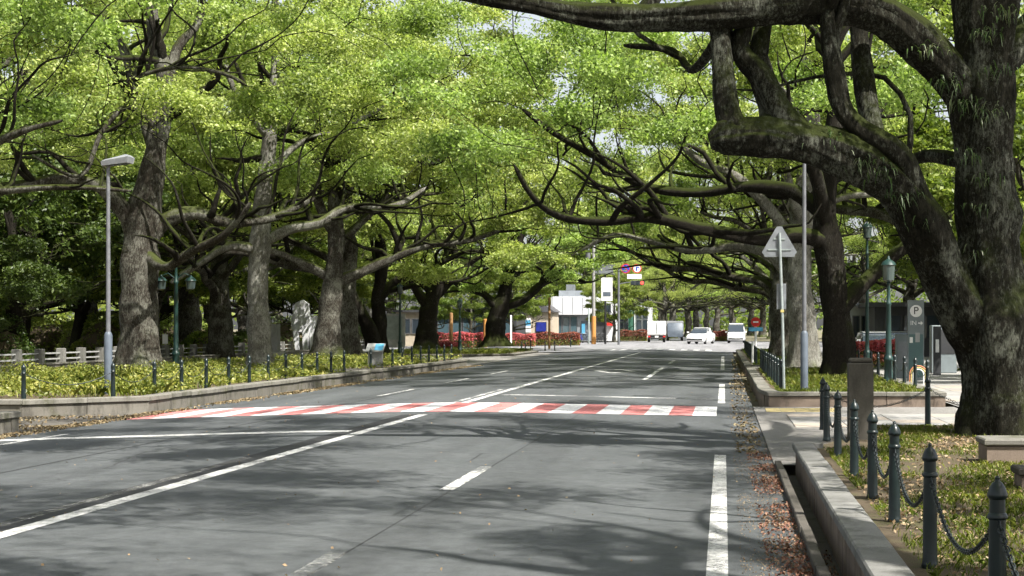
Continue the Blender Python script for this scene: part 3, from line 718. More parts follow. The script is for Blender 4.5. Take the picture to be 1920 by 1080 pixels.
# foreground tree on the right: two stems, broken-off bough, long limb across the top of the view
Y = 20.5
bx = W(1895, 806, Y)
big = make_tree('camphor_tree', 'massive forked camphor tree with ferns on its boughs at the right edge', AV, (bx[0], Y, .18),
    [(bx[0], Y, .12, .74), (bx[0] - .02, Y, .5, .70)] + TR(Y, [(1887, 700, .67), (1872, 610, .62), (1862, 540, .50), (1855, 450, .44), (1848, 350, .43), (1843, 200, .40), (1846, 60, .38), (1852, -80, .34), (1840, -260, .28), (1860, -460, .2)]),
    [TR(Y, [(1862, 660, .40), (1815, 592, .38, -.2), (1776, 530, .35, -.3), (1739, 445, .345, -.5), (1684, 357, .31, -.7), (1604, 300, .30, -.9), (1530, 273, .275, -1), (1450, 258, .25, -1.1), (1400, 256, .235, -1.2), (1352, 260, .22, -1.2), (1330, 266, .17, -1.2)]),
     TR(Y, [(1840, 205, .34), (1785, 140, .27, -.2), (1705, 62, .25, -.4), (1640, 22, .24, -.6), (1560, 10, .22, -.8), (1400, 22, .20, -1), (1200, 34, .175, -1.2), (1085, 26, .15, -1.3), (985, 8, .12, -1.4), (880, -8, .085, -1.5), (770, -40, .07, -1.6), (640, -120, .05, -1.6)]),
     TR(Y, [(1735, 410, .17, -.7), (1712, 335, .135, -.85), (1682, 285, .13, -.95), (1612, 242, .13, -1), (1575, 195, .13, -1), (1560, 110, .125, -1), (1553, 20, .115, -.9), (1548, -100, .075, -.6), (1500, -260, .05, -.2)]),
     TR(Y, [(1670, 355, .2, -.5), (1642, 265, .15, -.4), (1624, 170, .14, -.2), (1610, 50, .125), (1600, -90, .075), (1620, -250, .05)]),
     TR(Y, [(1520, 275, .21, -1), (1465, 215, .17, -.95), (1428, 145, .15, -.9), (1388, 95, .125, -.8), (1396, 40, .12, -.7), (1405, -60, .07), (1380, -200, .05)]),
     TR(Y, [(1385, 262, .19, -1.2), (1364, 205, .165, -1.15), (1354, 115, .135, -1), (1346, 30, .12, -.9), (1340, -90, .07), (1320, -220, .05)]),
     TR(Y, [(1850, 130, .25), (1905, 85, .22, .3), (1965, 10, .2, .6), (2050, -120, .16, 1), (2150, -300, .12, 1.5)]),
     TR(Y, [(1560, 80, .07, -.9), (1580, 20, .065, -1), (1600, -60, .06, -1), (1640, -200, .04, -1)]),
     TR(Y, [(1850, 315, .14), (1800, 300, .10, .5), (1740, 292, .085, 1.0), (1690, 305, .07, 1.4), (1650, 290, .06, 2)]),
     TR(Y, [(1350, 25, .08, -1), (1352, 60, .075, -.9), (1300, 130, .06, 0), (1260, 95, .05, .4), (1170, 85, .04, .8)])],
    [(2.0, 19, 10.5, 8.5, 9.5, 3.6), (-3.5, 17, 9.5, 5.5, 7, 2.6), (7, 20, 11, 5, 7, 4)], 11, n_mass=50, n_leaf=78000, lsize=.125, zmin=7.2, bark='bark_big', sides=64, step=.13, grow_min=6.3, sub=.5, sub_min=3.6, kill=.9, flare=.25)

# right row
Y = 44.5
R2 = make_tree('camphor_tree', 'dark camphor tree behind the stone pillar with long boughs over the road', AV, W(1574, 712, Y),
    TR(Y, [(1574, 716, .50), (1572, 650, .44), (1566, 570, .41), (1556, 470, .39), (1547, 390, .34), (1556, 290, .30), (1570, 180, .24), (1560, 60, .2), (1575, -80, .14)]),
    [TR(Y, [(1550, 455, .30), (1500, 440, .24, -.5), (1430, 447, .20, -1), (1330, 432, .18, -1.5), (1220, 408, .16, -2), (1130, 415, .135, -2.5), (1050, 405, .11, -2.8), (1000, 370, .09, -3), (965, 310, .07, -3)]),
     TR(Y, [(1545, 400, .28), (1490, 360, .2, .6), (1410, 350, .17, 1), (1300, 362, .15, 1.4), (1200, 345, .13, 1.6), (1110, 290, .11, 1.6), (1040, 250, .09, 1.4), (980, 205, .07, 1)]),
     TR(Y, [(1570, 580, .30), (1620, 530, .24, .5), (1680, 475, .2, 1), (1740, 440, .16, 1.2), (1810, 380, .12, 1.6)]),
     TR(Y, [(1548, 420, .28), (1530, 330, .2, -1), (1490, 250, .16, -1.6), (1440, 190, .13, -2), (1400, 90, .1, -2.5), (1330, 20, .08, -3)]),
     TR(Y, [(1552, 350, .2), (1600, 260, .15, 1.5), (1660, 190, .12, 2.5), (1700, 80, .09, 3)])],
    [(1.5, 44, 10.5, 9, 9, 4.6), (-4.5, 43, 9.0, 5, 7, 3.6)], 21, n_mass=40, n_leaf=78000, lsize=.125, zmin=5.0, bark='bark_dark')
Y = 55.0
R3 = make_tree('camphor_tree', 'pale upright camphor trunk just behind the tall grey pole', AV, W(1508, 690, Y),
    TR(Y, [(1508, 694, .62), (1506, 640, .54), (1500, 560, .5), (1500, 470, .45), (1505, 400, .42), (1512, 320, .36), (1520, 220, .28), (1510, 100, .2)]),
    [TR(Y, [(1500, 540, .3), (1450, 480, .22, .5), (1390, 462, .18, 1), (1300, 470, .15, 1.5), (1220, 452, .12, 2), (1150, 440, .1, 2), (1090, 470, .07, 2)]),
     TR(Y, [(1503, 480, .3), (1450, 400, .2, -.8), (1380, 330, .16, -1.5), (1310, 300, .13, -2), (1250, 240, .1, -2)])],
    [(1, 55, 11, 9, 9, 4.8), (-4.5, 55, 9.4, 5, 7, 3.8)], 22, n_mass=40, n_leaf=74000, lsize=.13, zmin=5.8, bark='bark_pale', auto=3)
Y = 72.0
R4 = make_tree('camphor_tree', 'camphor tree in the far right bed, next behind the tall grey pole', AV, W(1468, 674, Y),
    TR(Y, [(1468, 677, .65), (1466, 620, .55), (1462, 560, .5), (1470, 500, .42), (1462, 420, .34), (1475, 320, .25), (1460, 200, .16)]),
    [TR(Y, [(1464, 570, .3), (1430, 530, .24, .5), (1380, 520, .2, 1), (1310, 505, .17, 1.5), (1240, 500, .14, 2), (1180, 470, .1, 2), (1130, 450, .07, 2)])],
    [(1, 72, 11, 9, 9.5, 4.8), (-4.5, 72, 9.6, 5, 8, 4)], 23, n_mass=54, n_leaf=75000, lsize=.17, zmin=5.4, auto=4)

# left row
Y = 48.0
L1 = make_tree('camphor_tree', 'tall camphor tree with flaring brown trunk beside the grey lamp pole', AV, W(262, 702, Y),
    TR(Y, [(262, 707, .70), (262, 640, .60), (260, 560, .56), (262, 480, .58), (268, 410, .56), (284, 330, .37), (300, 240, .31), (316, 165, .27), (292, 80, .22), (278, -20, .18), (260, -140, .12)]),
    [TR(Y, [(312, 175, .22), (332, 90, .16, .3), (372, 40, .13, .8), (385, -50, .1, 1.2), (420, -160, .07, 1.5)]),
     TR(Y, [(255, 440, .34), (232, 395, .26, -.3), (190, 352, .2, -.8), (120, 335, .17, -1.4), (30, 350, .15, -2), (-60, 345, .12, -2.5), (-160, 300, .09, -3)]),
     TR(Y, [(275, 450, .34), (315, 412, .24, .3), (370, 400, .19, .6), (430, 418, .16, 1), (510, 408, .13, 1.5), (590, 370, .1, 2)]),
     TR(Y, [(300, 245, .14), (240, 200, .1, -.8), (190, 250, .09, -1.2), (150, 330, .07, -1.5), (60, 290, .05, -2)]),
     TR(Y, [(300, 190, .10), (240, 155, .08, -1), (330, 126, .075, -1.6), (420, 138, .07, -2), (462, 160, .06, -2.3)]),
     TR(Y, [(292, 300, .2), (230, 90, .13, 1), (200, 40, .11, 1.5), (170, -40, .08, 2)]),
     TR(Y, [(265, 470, .25), (310, 500, .16, -.6), (360, 470, .14, -1), (420, 440, .11, -1.5), (470, 380, .08, -2)])],
    [(-18.5, 49, 10.6, 9, 8.5, 5.0), (-14.0, 49, 8.4, 5.5, 5.5, 3.4), (-22, 48, 7.5, 5, 4, 2.6)], 31, n_mass=40, n_leaf=88000, lsize=.12, zmin=5.7, bark='bark', wig=.4, sub=2.3)
Y = 55.5
L2 = make_tree('camphor_tree', 'slim straight pale grey camphor trunk in the left bed', AV, W(487, 691, Y),
    TR(Y, [(487, 695, .46), (485, 620, .40), (484, 540, .36), (488, 460, .35), (494, 380, .31), (503, 280, .25), (512, 180, .2), (520, 60, .15), (510, -60, .1)]),
    [TR(Y, [(490, 455, .26), (540, 430, .2, .4), (600, 418, .17, .8), (650, 390, .14, 1.2), (740, 385, .11, 1.6), (800, 350, .08, 2)]),
     TR(Y, [(486, 470, .24), (430, 462, .17, -.5), (380, 490, .14, -1), (320, 530, .1, -1.5)]),
     TR(Y, [(500, 330, .16), (560, 270, .12, .5), (640, 240, .1, 1), (720, 200, .08, 1.4), (780, 175, .06, 1.6)]),
     TR(Y, [(505, 260, .15), (450, 190, .1, -1), (420, 100, .08, -1.5), (440, 10, .06, -2)])],
    [(-16.5, 55, 11, 7.5, 8, 5.0), (-11.5, 54, 10.6, 5, 6, 4.4), (-8.6, 55, 12.8, 3.2, 4, 2.0)], 32, n_mass=40, n_leaf=78000, lsize=.125, zmin=6.0, bark='bark_pale', sub=2.3)
Y = 72.0
L3 = make_tree('camphor_tree', 'stout camphor tree with low right bough beside the white sculpture', AV, W(618, 673, Y),
    TR(Y, [(618, 677, .78), (616, 630, .62), (620, 570, .52), (627, 500, .46), (630, 430, .36), (626, 340, .27), (640, 220, .2), (650, 100, .14)]),
    [TR(Y, [(625, 530, .34), (665, 515, .27, .3), (720, 490, .22, .8), (800, 460, .19, 1.2), (880, 450, .15, 1.6), (945, 425, .11, 2), (990, 375, .08, 2)]),
     TR(Y, [(630, 445, .26), (595, 370, .2, -.5), (600, 300, .17, -1), (655, 235, .13, -1.5), (725, 175, .1, -2), (760, 120, .07, -2)]),
     TR(Y, [(622, 520, .28), (560, 490, .2, -.5), (510, 470, .16, -1), (440, 455, .12, -1.4), (390, 440, .09, -1.6)]),
     TR(Y, [(630, 460, .22), (700, 395, .16, 1.5), (760, 330, .12, 2.5), (850, 290, .09, 3)])],
    [(-18, 72, 11.5, 8.5, 9, 5.5), (-12, 72, 11, 6, 8, 5.2), (-10.8, 71, 16, 3.5, 4, 2.2)], 33, n_mass=60, n_leaf=85000, lsize=.16, zmin=6.3, sub=2.3)
Y = 87.0
L4 = make_tree('camphor_tree', 'twin-stemmed camphor tree behind the information board', AV, W(708, 663, Y),
    TR(Y, [(712, 666, .5), (712, 610, .42), (708, 560, .38), (716, 500, .34), (712, 420, .28), (725, 330, .2), (720, 220, .14)]),
    [TR(Y, [(706, 662, .5), (690, 610, .42, -1), (668, 570, .36, -1.2), (650, 520, .28, -1.4), (640, 440, .2, -1.6)]),
     TR(Y, [(710, 560, .3), (750, 520, .24, .5), (810, 500, .18, 1), (880, 470, .12, 1.5), (930, 480, .08, 2)])],
    [(-19, 87, 11.5, 9, 9, 5.5), (-12.5, 87, 9.5, 6, 8, 4), (-17, 85, 6, 7, 5, 2.2)], 34, n_mass=50, n_leaf=70000, lsize=.19, zmin=4.4, bark='bark_dark', auto=3)
Y = 103.0
L5 = make_tree('camphor_tree', 'leaning dark camphor tree with forked crown beyond the red azalea strip', AV, W(800, 657, Y),
    TR(Y, [(798, 660, .85), (800, 620, .68), (808, 570, .56), (828, 520, .46), (850, 470, .36), (840, 400, .27), (856, 300, .18)]),
    [TR(Y, [(812, 560, .36), (850, 520, .3, .4), (900, 480, .22, .8), (960, 465, .16, 1.2), (1030, 470, .11, 1.5), (1080, 500, .08, 1.8)]),
     TR(Y, [(805, 580, .36), (770, 530, .28, -.4), (730, 500, .2, -.8), (680, 480, .14, -1)])],
    [(-19.5, 103, 12, 9.5, 9.5, 6), (-13, 103, 10, 6, 9, 4.5), (-18, 100, 5.8, 8, 5, 2.2)], 35, n_mass=50, n_leaf=70000, lsize=.2, zmin=4.0, bark='bark_dark', auto=3)
Y = 114.0
L6 = make_tree('camphor_tree', 'squat thick black camphor trunk on the grassy island', AV, W(929, 646, Y),
    TR(Y, [(929, 650, .85), (929, 620, .74), (934, 590, .70), (944, 560, .6), (950, 530, .45), (945, 480, .34), (955, 400, .25)]),
    [TR(Y, [(944, 575, .4), (985, 560, .34, .3), (1020, 530, .26, .6), (1060, 520, .18, 1), (1100, 530, .12, 1.2)]),
     TR(Y, [(936, 580, .4), (905, 550, .3, -.3), (870, 540, .2, -.6), (830, 515, .14, -1)]),
     TR(Y, [(950, 535, .36), (968, 500, .3, .3), (975, 450, .24, .5), (1000, 400, .16, .8)])],
    [(-17, 114, 12, 9.5, 9.5, 6), (-12, 113, 9.5, 6, 8, 4.2), (-15, 111, 5.6, 7, 5, 2.0)], 36, n_mass=47, n_leaf=65000, lsize=.21, zmin=3.9, bark='bark_dark', auto=2)

# generic spreading camphor reused (with turns and scales) where the photo shows no single limbs
g1 = make_tree('camphor_tree', 'camphor tree reaching into the view from beyond the left picture edge', AV, (-22.0, 36.5, .2),
    [(-22.0, 36.5, .15, .66), (-22.0, 36.5, 1.2, .55), (-21.9, 36.6, 2.6, .5), (-22.1, 36.5, 4, .45), (-21.9, 36.7, 6, .33), (-22.1, 36.5, 8.5, .24), (-21.8, 36.5, 11, .15)], [],
    [(-22.0, 36.5, 10.2, 8, 8, 4.6)], 41, n_mass=32, n_leaf=62000, lsize=.13, zmin=4.8, auto=8, auto_r=8.5)
g2 = make_tree('park_tree', 'dark broad-leaved park tree left of the stone fence with forked trunk', 'trees in the park behind the stone fence', (-31.5, 66.0, 0),
    [(-31.5, 66, -.1, .5), (-31.5, 66, 1, .42), (-31.3, 66, 2.2, .38), (-31.6, 66, 3.6, .3), (-31.4, 66, 5.2, .2), (-31.6, 66, 7, .12)], [],
    [(-31.5, 66, 6.4, 6, 6, 3.8)], 42, n_mass=33, n_leaf=55000, lsize=.22, zmin=2.6, auto=6, auto_r=5.2, auto_z=(1.6, 3.4), leaf='dark_leaf', bark='bark_dark', grow_min=2.2)
g3 = make_tree('park_tree', 'bright green round-crowned park tree far behind the stone fence', 'trees in the park behind the stone fence', (-44, 92.0, 0),
    [(-44, 92, -.1, .45), (-44, 92, 1.2, .38), (-43.8, 92, 2.6, .34), (-44.1, 92, 4.4, .27), (-44, 92, 6.5, .2), (-43.8, 92, 9, .12)], [],
    [(-44, 92, 8.2, 7, 7, 5)], 43, n_mass=36, n_leaf=60000, lsize=.26, zmin=3.0, auto=6, auto_r=6, auto_z=(2.2, 4.5), leaf='mid_leaf', grow_min=2.6)

SH = 'trees beside the viewpoint'
copy_tree(R3, 'camphor tree over the near right bed, just outside the picture', AV, (6.0, 5.0, .2), .25, 1.0)
copy_tree(L3, 'camphor tree behind the viewpoint on the right, outside the picture', AV, (5.6, -7.0, .2), 3.3, 1.0)
# far avenue beyond the junction, seen as one tunnel of green
r = random.Random(77)
FA = 'trees of the avenue beyond the junction'
for i, (px, Y, s) in enumerate([(1245, 176, .80), (1150, 186, .72), (1262, 205, .9), (1290, 238, 1.0), (1305, 280, 1.1), (1325, 330, 1.2)]):
    copy_tree(g1, f'{ORD[i]} left-hand tree of the avenue beyond the junction', FA, ((px - VX) / FOC * Y, Y, .25), r.uniform(0, 6.28), s)
for i, (X, Y, s) in enumerate([(3.6, 88, .95), (3.7, 101, .95)]):
    copy_tree((R4, R3)[i], f'{["second last", "last"][i]} camphor tree of the far right bed before the junction', AV, (X, Y, .2), (0.4, -.5)[i], s)
for i, (X, Y, s) in enumerate([(7.5, 172, .8), (7.5, 192, .9), (7.0, 215, 1.0), (6.5, 250, 1.05), (5.5, 300, 1.2), (2.0, 380, 1.5)]):
    copy_tree(g1, f'{ORD[i]} right-hand tree of the avenue beyond the junction', FA, (X, Y, .25), r.uniform(0, 6.28), s)
PK = 'trees in the park behind the stone fence'
lab_d = 'dark broad-leaved tree standing in the park behind the stone fence'
lab_l = 'fresh green tree standing in the park behind the stone fence'
for (X, Y, s) in [(-35, 74, 1.0), (-30.5, 60, .55), (-38, 88, 1.1), (-42, 112, 1.3), (-33, 118, 1.1), (-60, 130, 1.7), (-38, 62, 1.0)]:
    copy_tree(g2, lab_d, PK, (X, Y, -.1), r.uniform(0, 6.28), s)
for (X, Y, s) in [(-32, 84, .8), (-31, 98, .8), (-46, 80, 1.1), (-52, 100, 1.3), (-36, 104, 1.0), (-50, 118, 1.2), (-33, 132, 1.0), (-62, 108, 1.5), (-70, 150, 1.8), (-45, 140, 1.4), (-30, 112, .75)]:
    copy_tree(g3, lab_l, PK, (X, Y, -.1), r.uniform(0, 6.28), s)
PT = 'tall camphor trees rising behind the park'
for (X, Y, s) in [(-38, 70, 1.15), (-33, 92, 1.3), (-27, 80, 1.05), (-46, 96, 1.5), (-30, 125, 1.5)]:
    copy_tree(r.choice((L3, L2, R4)), 'tall camphor tree rising behind the park', PT, (X, Y, -.1), r.uniform(0, 6.28), s)
ST = 'small street trees in front of the long shop'
for i, (X, Y, s) in enumerate([(-28, 141, .55), (-24.2, 143, .5), (-20.6, 145, .55)]):
    copy_tree(g3, f'{["left", "middle", "right"][i]} of three small street trees before the long low shop', ST, (X, Y, .2), r.uniform(0, 6.28), s)
copy_tree(g3, 'small street tree beside the narrow white building', ST, (-11.6, 158, .25), 1.0, .5)
copy_tree(R4, 'tall camphor tree filling the left row between the stout and the twin-stemmed trees', AV, (-20.2, 80, .0), 1.1, 1.25)
copy_tree(L3, 'tall camphor tree behind the right footway, seen through the fork of the big tree', AV, (10.5, 58, .0), 2.2, 1.15)
copy_tree(R4, 'tall camphor tree farther behind the right footway', AV, (13, 82, .0), 2.9, 1.35)
RP = 'trees on the right behind the footway'
for i, (X, Y, s) in enumerate([(13, 60, .9), (16, 78, 1.0), (12, 96, .9), (24, 100, 1.3), (20, 125, 1.3), (15, 160, 1.4), (30, 150, 1.6), (9.5, 46, .7)]):
    copy_tree(g3 if i % 2 else g1, 'leafy tree standing on the right behind the footway', RP, (X, Y, -.05), r.uniform(0, 6.28), s)
BK = 'tall trees closing the view behind the junction'
for (X, Y, s) in [(-30, 178, 1.3), (-42, 190, 1.7), (-26, 200, 1.5), (-20, 215, 1.5), (-55, 185, 1.6), (-14, 235, 1.5), (20, 230, 1.6), (32, 210, 1.7), (-12, 280, 1.9), (14, 300, 1.9), (-2, 400, 2.2)]:
    copy_tree(g3, 'tall leafy tree closing the view behind the junction', BK, (X, Y, .1), r.uniform(0, 6.28), s)

NTH = ['leftmost'] + [w + ' from the left' for w in ORD[1:]]
for base_l in (lab_d, lab_l, 'tall camphor tree rising behind the park', 'leafy tree standing on the right behind the footway', 'tall leafy tree closing the view behind the junction'):
    grp = sorted([o for o in bpy.data.objects if o.get('label') == base_l], key=lambda o: o.location.x / o.location.y)
    for i, o in enumerate(grp): o['label'] = base_l + ', ' + NTH[i]

# ferns on the boughs of the big tree: drooping strap leaves, parts of the tree
def fern(c, n, L, seed, name='fern'):
    rs = np.random.RandomState(seed); V = []; Fq = []; b = 0
    for i in range(n):
        a = rs.uniform(0, 6.28); l = L * rs.uniform(.5, 1.2); w = rs.uniform(.006, .011); up = rs.uniform(-.2, .9)
        d = np.array([math.cos(a), math.sin(a), 0]); s = np.array([-d[1], d[0], 0]); o = np.array(c) + rs.normal(0, .10, 3) * np.array([1.3, .6, .5])
        m = 5
        for j in range(m):
            t = j / (m - 1); p = o + d * l * .6 * t + np.array([0, 0, up * l * t - l * 1.15 * t * t]); ww = w * (1 - .8 * t ** 2)
            V += [p + s * ww, p - s * ww]
        Fq += [(b + 2 * j, b + 2 * j + 1, b + 2 * j + 3, b + 2 * j + 2) for j in range(m - 1)]; b += 2 * m
    o = ob(name, mesh_np(name, np.array(V) - np.array(big.location), np.array(Fq), 'fern_leaf', False), big); o['kind'] = 'stuff'
k = 100
for (px, py, dy, n, L) in [(1740, 90, -.75, 70, .35), (1775, 150, -.65, 90, .38), (1815, 190, -.55, 100, .38), (1850, 60, -.5, 90, .4), (1850, 210, -.55, 90, .36), (1820, 290, -.55, 70, .35),
                           (1850, 330, -.55, 50, .32), (1830, 390, -.5, 40, .3), (1650, 320, -1.1, 120, .42), (1690, 365, -1.0, 110, .4), (1550, 255, -1.2, 80, .35), (1620, 300, -1.2, 110, .4), (1730, 410, -.9, 50, .32), (1845, 470, -.55, 30, .28), (1880, 20, -.5, 80, .42), (1870, 130, -.5, 60, .36)]:
    k += 1; fern(W(px, py, 20.5 + dy), int(n * .45), L * .40, k)

# ------------------------------------------------------------------ ground cover, grass and fallen leaves
def fnoise(x, y, seed, f=1.0):
    rs = np.random.RandomState(900 + seed); v = 0 * x
    for i in range(9):
        a = rs.uniform(0, 6.28); w = f * rs.uniform(.35, 3.2) ; v = v + np.cos((x * math.cos(a) + y * math.sin(a)) * w * 2 + rs.uniform(0, 6.28)) / (1 + .35 * w)
    return v / 2.2
def scatter(name, label, cat, n, size, mat, rects, zf, seed, flat=.9, aspect=.5, h=(0, .02), power=1.0, thr=-.3):
    """leaf-sized faces over rectangles (x0,x1,y0,y1); power>1 draws them towards the near end"""
    rs = np.random.RandomState(seed); ar = np.array([(b - a) * (d - c) for a, b, c, d in rects]); cn = (n * ar / ar.sum()).astype(int); C = []
    for (a, b, c, d), k in zip(rects, cn):
        x = rs.uniform(a, b, k); y = c + (d - c) * rs.uniform(0, 1, k) ** power
        cl = fnoise(x, y, seed) + rs.normal(0, .45, k)
        keep = cl > thr; x = x[keep]; y = y[keep]
        hh = h[0] + (h[1] - h[0]) * np.clip(.5 + .45 * fnoise(x, y, seed + 50, .8), .05, 1.3) * rs.uniform(0.2, 1, len(x))
        C.append(np.stack([x, y, zf(x, y) + hh], -1))
    C = np.vstack(C); o = ob(name, leaf_mesh(name, C, rs, size, mat, flat, aspect)); tag(o, label, cat, kind='stuff'); return o
def blades(name, label, n, L, mat, rects, z, seed, power=1.0, patch=.1, wmul=1.0):
    rs = np.random.RandomState(seed); ar = np.array([(b - a) * (d - c) for a, b, c, d in rects]); cn = (n * ar / ar.sum()).astype(int); Vs = []
    for (a, b, c, d), k in zip(rects, cn):
        x = rs.uniform(a, b, k); y = c + (d - c) * rs.uniform(0, 1, k) ** power
        cl = fnoise(x, y, seed + 20, 1.2) + rs.normal(0, .4, k); keep = cl > patch; x = x[keep]; y = y[keep]; m = len(x)
        l = L * rs.uniform(.5, 1.4, m); an = rs.uniform(0, 6.28, m); lean = rs.uniform(.15, .9, m)
        o = np.stack([x, y, np.full(m, z)], -1); d_ = np.stack([np.cos(an), np.sin(an), np.zeros(m)], -1); s_ = np.stack([-np.sin(an), np.cos(an), np.zeros(m)], -1)
        w = (.0015 + .045 * L * rs.uniform(.4, 1, m))[:, None] * wmul; tip = o + d_ * (l * lean)[:, None] + np.array([0, 0, 1.0]) * (l * np.sqrt(1 - lean ** 2 * .8))[:, None]
        mid = o + d_ * (l * lean * .3)[:, None] + np.array([0, 0, 1.0]) * (l * .55)[:, None]
        Vs.append(np.stack([o - s_ * w * .6, o + s_ * w * .6, mid + s_ * w * .8, tip, mid - s_ * w * .8], 1))
    V = np.concatenate(Vs).reshape(-1, 3); i = np.arange(len(V) // 5)[:, None] * 5
    o = ob(name, mesh_np(name, V, i + np.array([[0, 1, 2, 3, 4]]), mat, False)); tag(o, label, 'grass', kind='stuff'); return o
def disc_keepout(): pass
blades('grass', 'patchy green grass growing in the near right bed', 80000, .055, 'grass_blade', [(1.2, 5.0, 5.5, 18), (1.9, 5.0, 18, 22)], .20, 1, 1.3, .05)
blades('grass', 'taller weeds and grass among the left ground cover', 9000, .26, 'grass_blade', [(-20, -12, 30.5, 48), (-20, -12, 18, 24)], .24, 31, 1.2, .3, 1.2)
blades('grass', 'grass tufts growing in the bed behind the triangular sign', 16000, .12, 'grass_blade', [(1.2, 4.5, 32, 52)], .22, 2, 1.4, -.2, 1.6)
blades('grass', 'grass growing in the far right bed', 10000, .16, 'grass_blade', [(1.2, 4.5, 57, 100)], .21, 3, 1.6, -.3, 2.0)
blades('grass', 'bright grass on the island bed at the junction', 9000, .2, 'grass_blade', [(-22, -13.5, 90, 106)], .10, 4, 1.0, -.6, 2.2)
scatter('leaf_litter', 'brown and tan fallen leaves lying in the near right bed', 'fallen leaves', 17000, .045, 'dead_leaf_tan', [(1.2, 5.0, 5.0, 18), (1.9, 5.0, 18, 22)], lambda x, y: .212 + 0 * x, 5, 1.0, .55, (0, .025), 1.2, -.1)
scatter('leaf_litter', 'fallen leaves lying in the bed behind the triangular sign', 'fallen leaves', 3500, .09, 'dead_leaf', [(1.2, 4.5, 32, 52)], lambda x, y: .24 + 0 * x, 6, 1.0, .55, (0, .02), 1.3)
scatter('leaf_litter', 'reddish fallen leaves gathered along the right drain', 'fallen leaves', 9000, .03, 'dead_leaf_red', [(.30, .62, 5, 20), (.42, .62, 5, 20), (.66, .84, 4, 12)], lambda x, y: np.where(x > .64, -.135, zroad(x) + .006), 7, .45, .6, (0, .03), 1.4, -.1)
scatter('leaf_litter', 'fallen leaves along the right road edge near the crossing', 'fallen leaves', 2600, .07, 'dead_leaf', [(.18, .55, 20, 48), (.3, .78, 34, 60), (.4, .75, 52, 80)], lambda x, y: zroad(x) + .008, 8, .9, .55, (0, .02), 1.3)
scatter('leaf_litter', 'tan fallen leaves heaped along the left gutter', 'fallen leaves', 16000, .055, 'dead_leaf', [(-11.5, -10.9, 16, 68), (-11.45, -11.1, 16, 60), (-13.5, -11.0, 24.6, 29.0)], lambda x, y: np.maximum(zroad(x), -.05) + .012, 9, .5, .6, (0, .03), 1.3)
scatter('leaf_litter', 'single pale leaves and petals strewn over the road', 'fallen leaves', 1100, .03, 'dead_leaf_tan', [(-11, .5, 7, 60)], lambda x, y: zroad(x) + .008, 10, .9, .6, (0, .01), 1.6)
scatter('leaf_litter', 'fine dark grit and crumbs of leaf along the right drain', 'fallen leaves', 9000, .014, 'dead_leaf', [(.12, .62, 5, 34)], lambda x, y: zroad(x) + .006, 17, .6, .7, (0, .008), 1.6, -.2)
CV = 'low ground cover in the left beds'
scatter('ground_cover', 'yellow-green ground cover under the left lamp pole', 'ground cover', 52000, .085, 'cover_leaf', [(-21, -13.2, 28.9, 31), (-21, -11.95, 31, 48.3)], lambda x, y: .24 + 0 * x, 11, .4, .5, (.0, .36), 1.15, -.25)
scatter('ground_cover', 'green ground cover in the second left bed', 'ground cover', 22000, .11, 'cover_leaf', [(-21, -12, 51.2, 68.6)], lambda x, y: .24 + 0 * x, 12, .5, .5, (.0, .3), 1.1)
scatter('ground_cover', 'ground cover in the bed at the left picture edge', 'ground cover', 26000, .075, 'cover_leaf', [(-20, -11.9, 17, 24.1)], lambda x, y: .24 + 0 * x, 13, .5, .5, (.0, .36), .8)

# ------------------------------------------------------------------ bollards with chains
prof = [(.052, 0), (.054, .015), (.049, .03), (.0445, .05), (.043, .30), (.0395, .545), (.0395, .55), (.048, .556), (.050, .566), (.044, .578), (.038, .583), (.037, .645), (.045, .652), (.049, .66), (.0485, .67), (.044, .685), (.036, .705), (.025, .722), (.013, .731), (.011, .738), (.013, .746), (.008, .754), (.001, .757)]
post_me = MB().lathe(prof, 24).mesh('post', 'bollard_paint', True)
post_lo = MB().lathe(prof[::2] + [prof[-1]], 10).mesh('post', 'bollard_paint', True)
eye_me = MB().tube([(.0, .04 + .018 * math.cos(a), .535 + .018 * math.sin(a)) for a in np.linspace(0, 6.28, 9)[:-1]], .005, 5, True).mesh('eyelet', 'chain_steel', True)
link_v, link_f = [], []
def link_verts():
    pts = []
    for k in range(12):
        a = 2 * math.pi * k / 12; pts.append((.013 * math.cos(a), 0, (.013 if math.sin(a) > 0 else -.013) * (abs(math.sin(a)) > .01) * .9 + .013 * math.sin(a)))
    return MB().tube(pts, .0042, 5, True)
_l = link_verts(); LV = np.array(_l.v); LF = np.array(_l.f)
def chain_mesh(p, q, sag, spacing=.034, fat=1.0):
    p = np.array(p, float); q = np.array(q, float); L = np.linalg.norm(q - p); n = max(4, int(L * (1 + 2.6 * (sag / L) ** 2) / spacing))
    t = np.linspace(0, 1, n + 1); P = p + (q - p) * t[:, None]; P[:, 2] -= sag * 4 * t * (1 - t); Vs = []; Fs = []
    for i in range(n):
        c = (P[i] + P[i + 1]) / 2; d = P[i + 1] - P[i]; d /= np.linalg.norm(d); s = np.cross(d, (0, 0, 1.0)) if abs(d[2]) < .95 else np.array([1.0, 0, 0]); s /= np.linalg.norm(s); u = np.cross(s, d)
        a, b = (s, u) if i % 2 else (u, s)
        Vs.append(c + (LV[:, :1] * a + LV[:, 1:2] * b) * fat + LV[:, 2:3] * d * (spacing / .034)); Fs.append(LF + len(LV) * i)
    return mesh_np('chain', np.vstack(Vs), np.vstack(Fs), 'chain_steel')
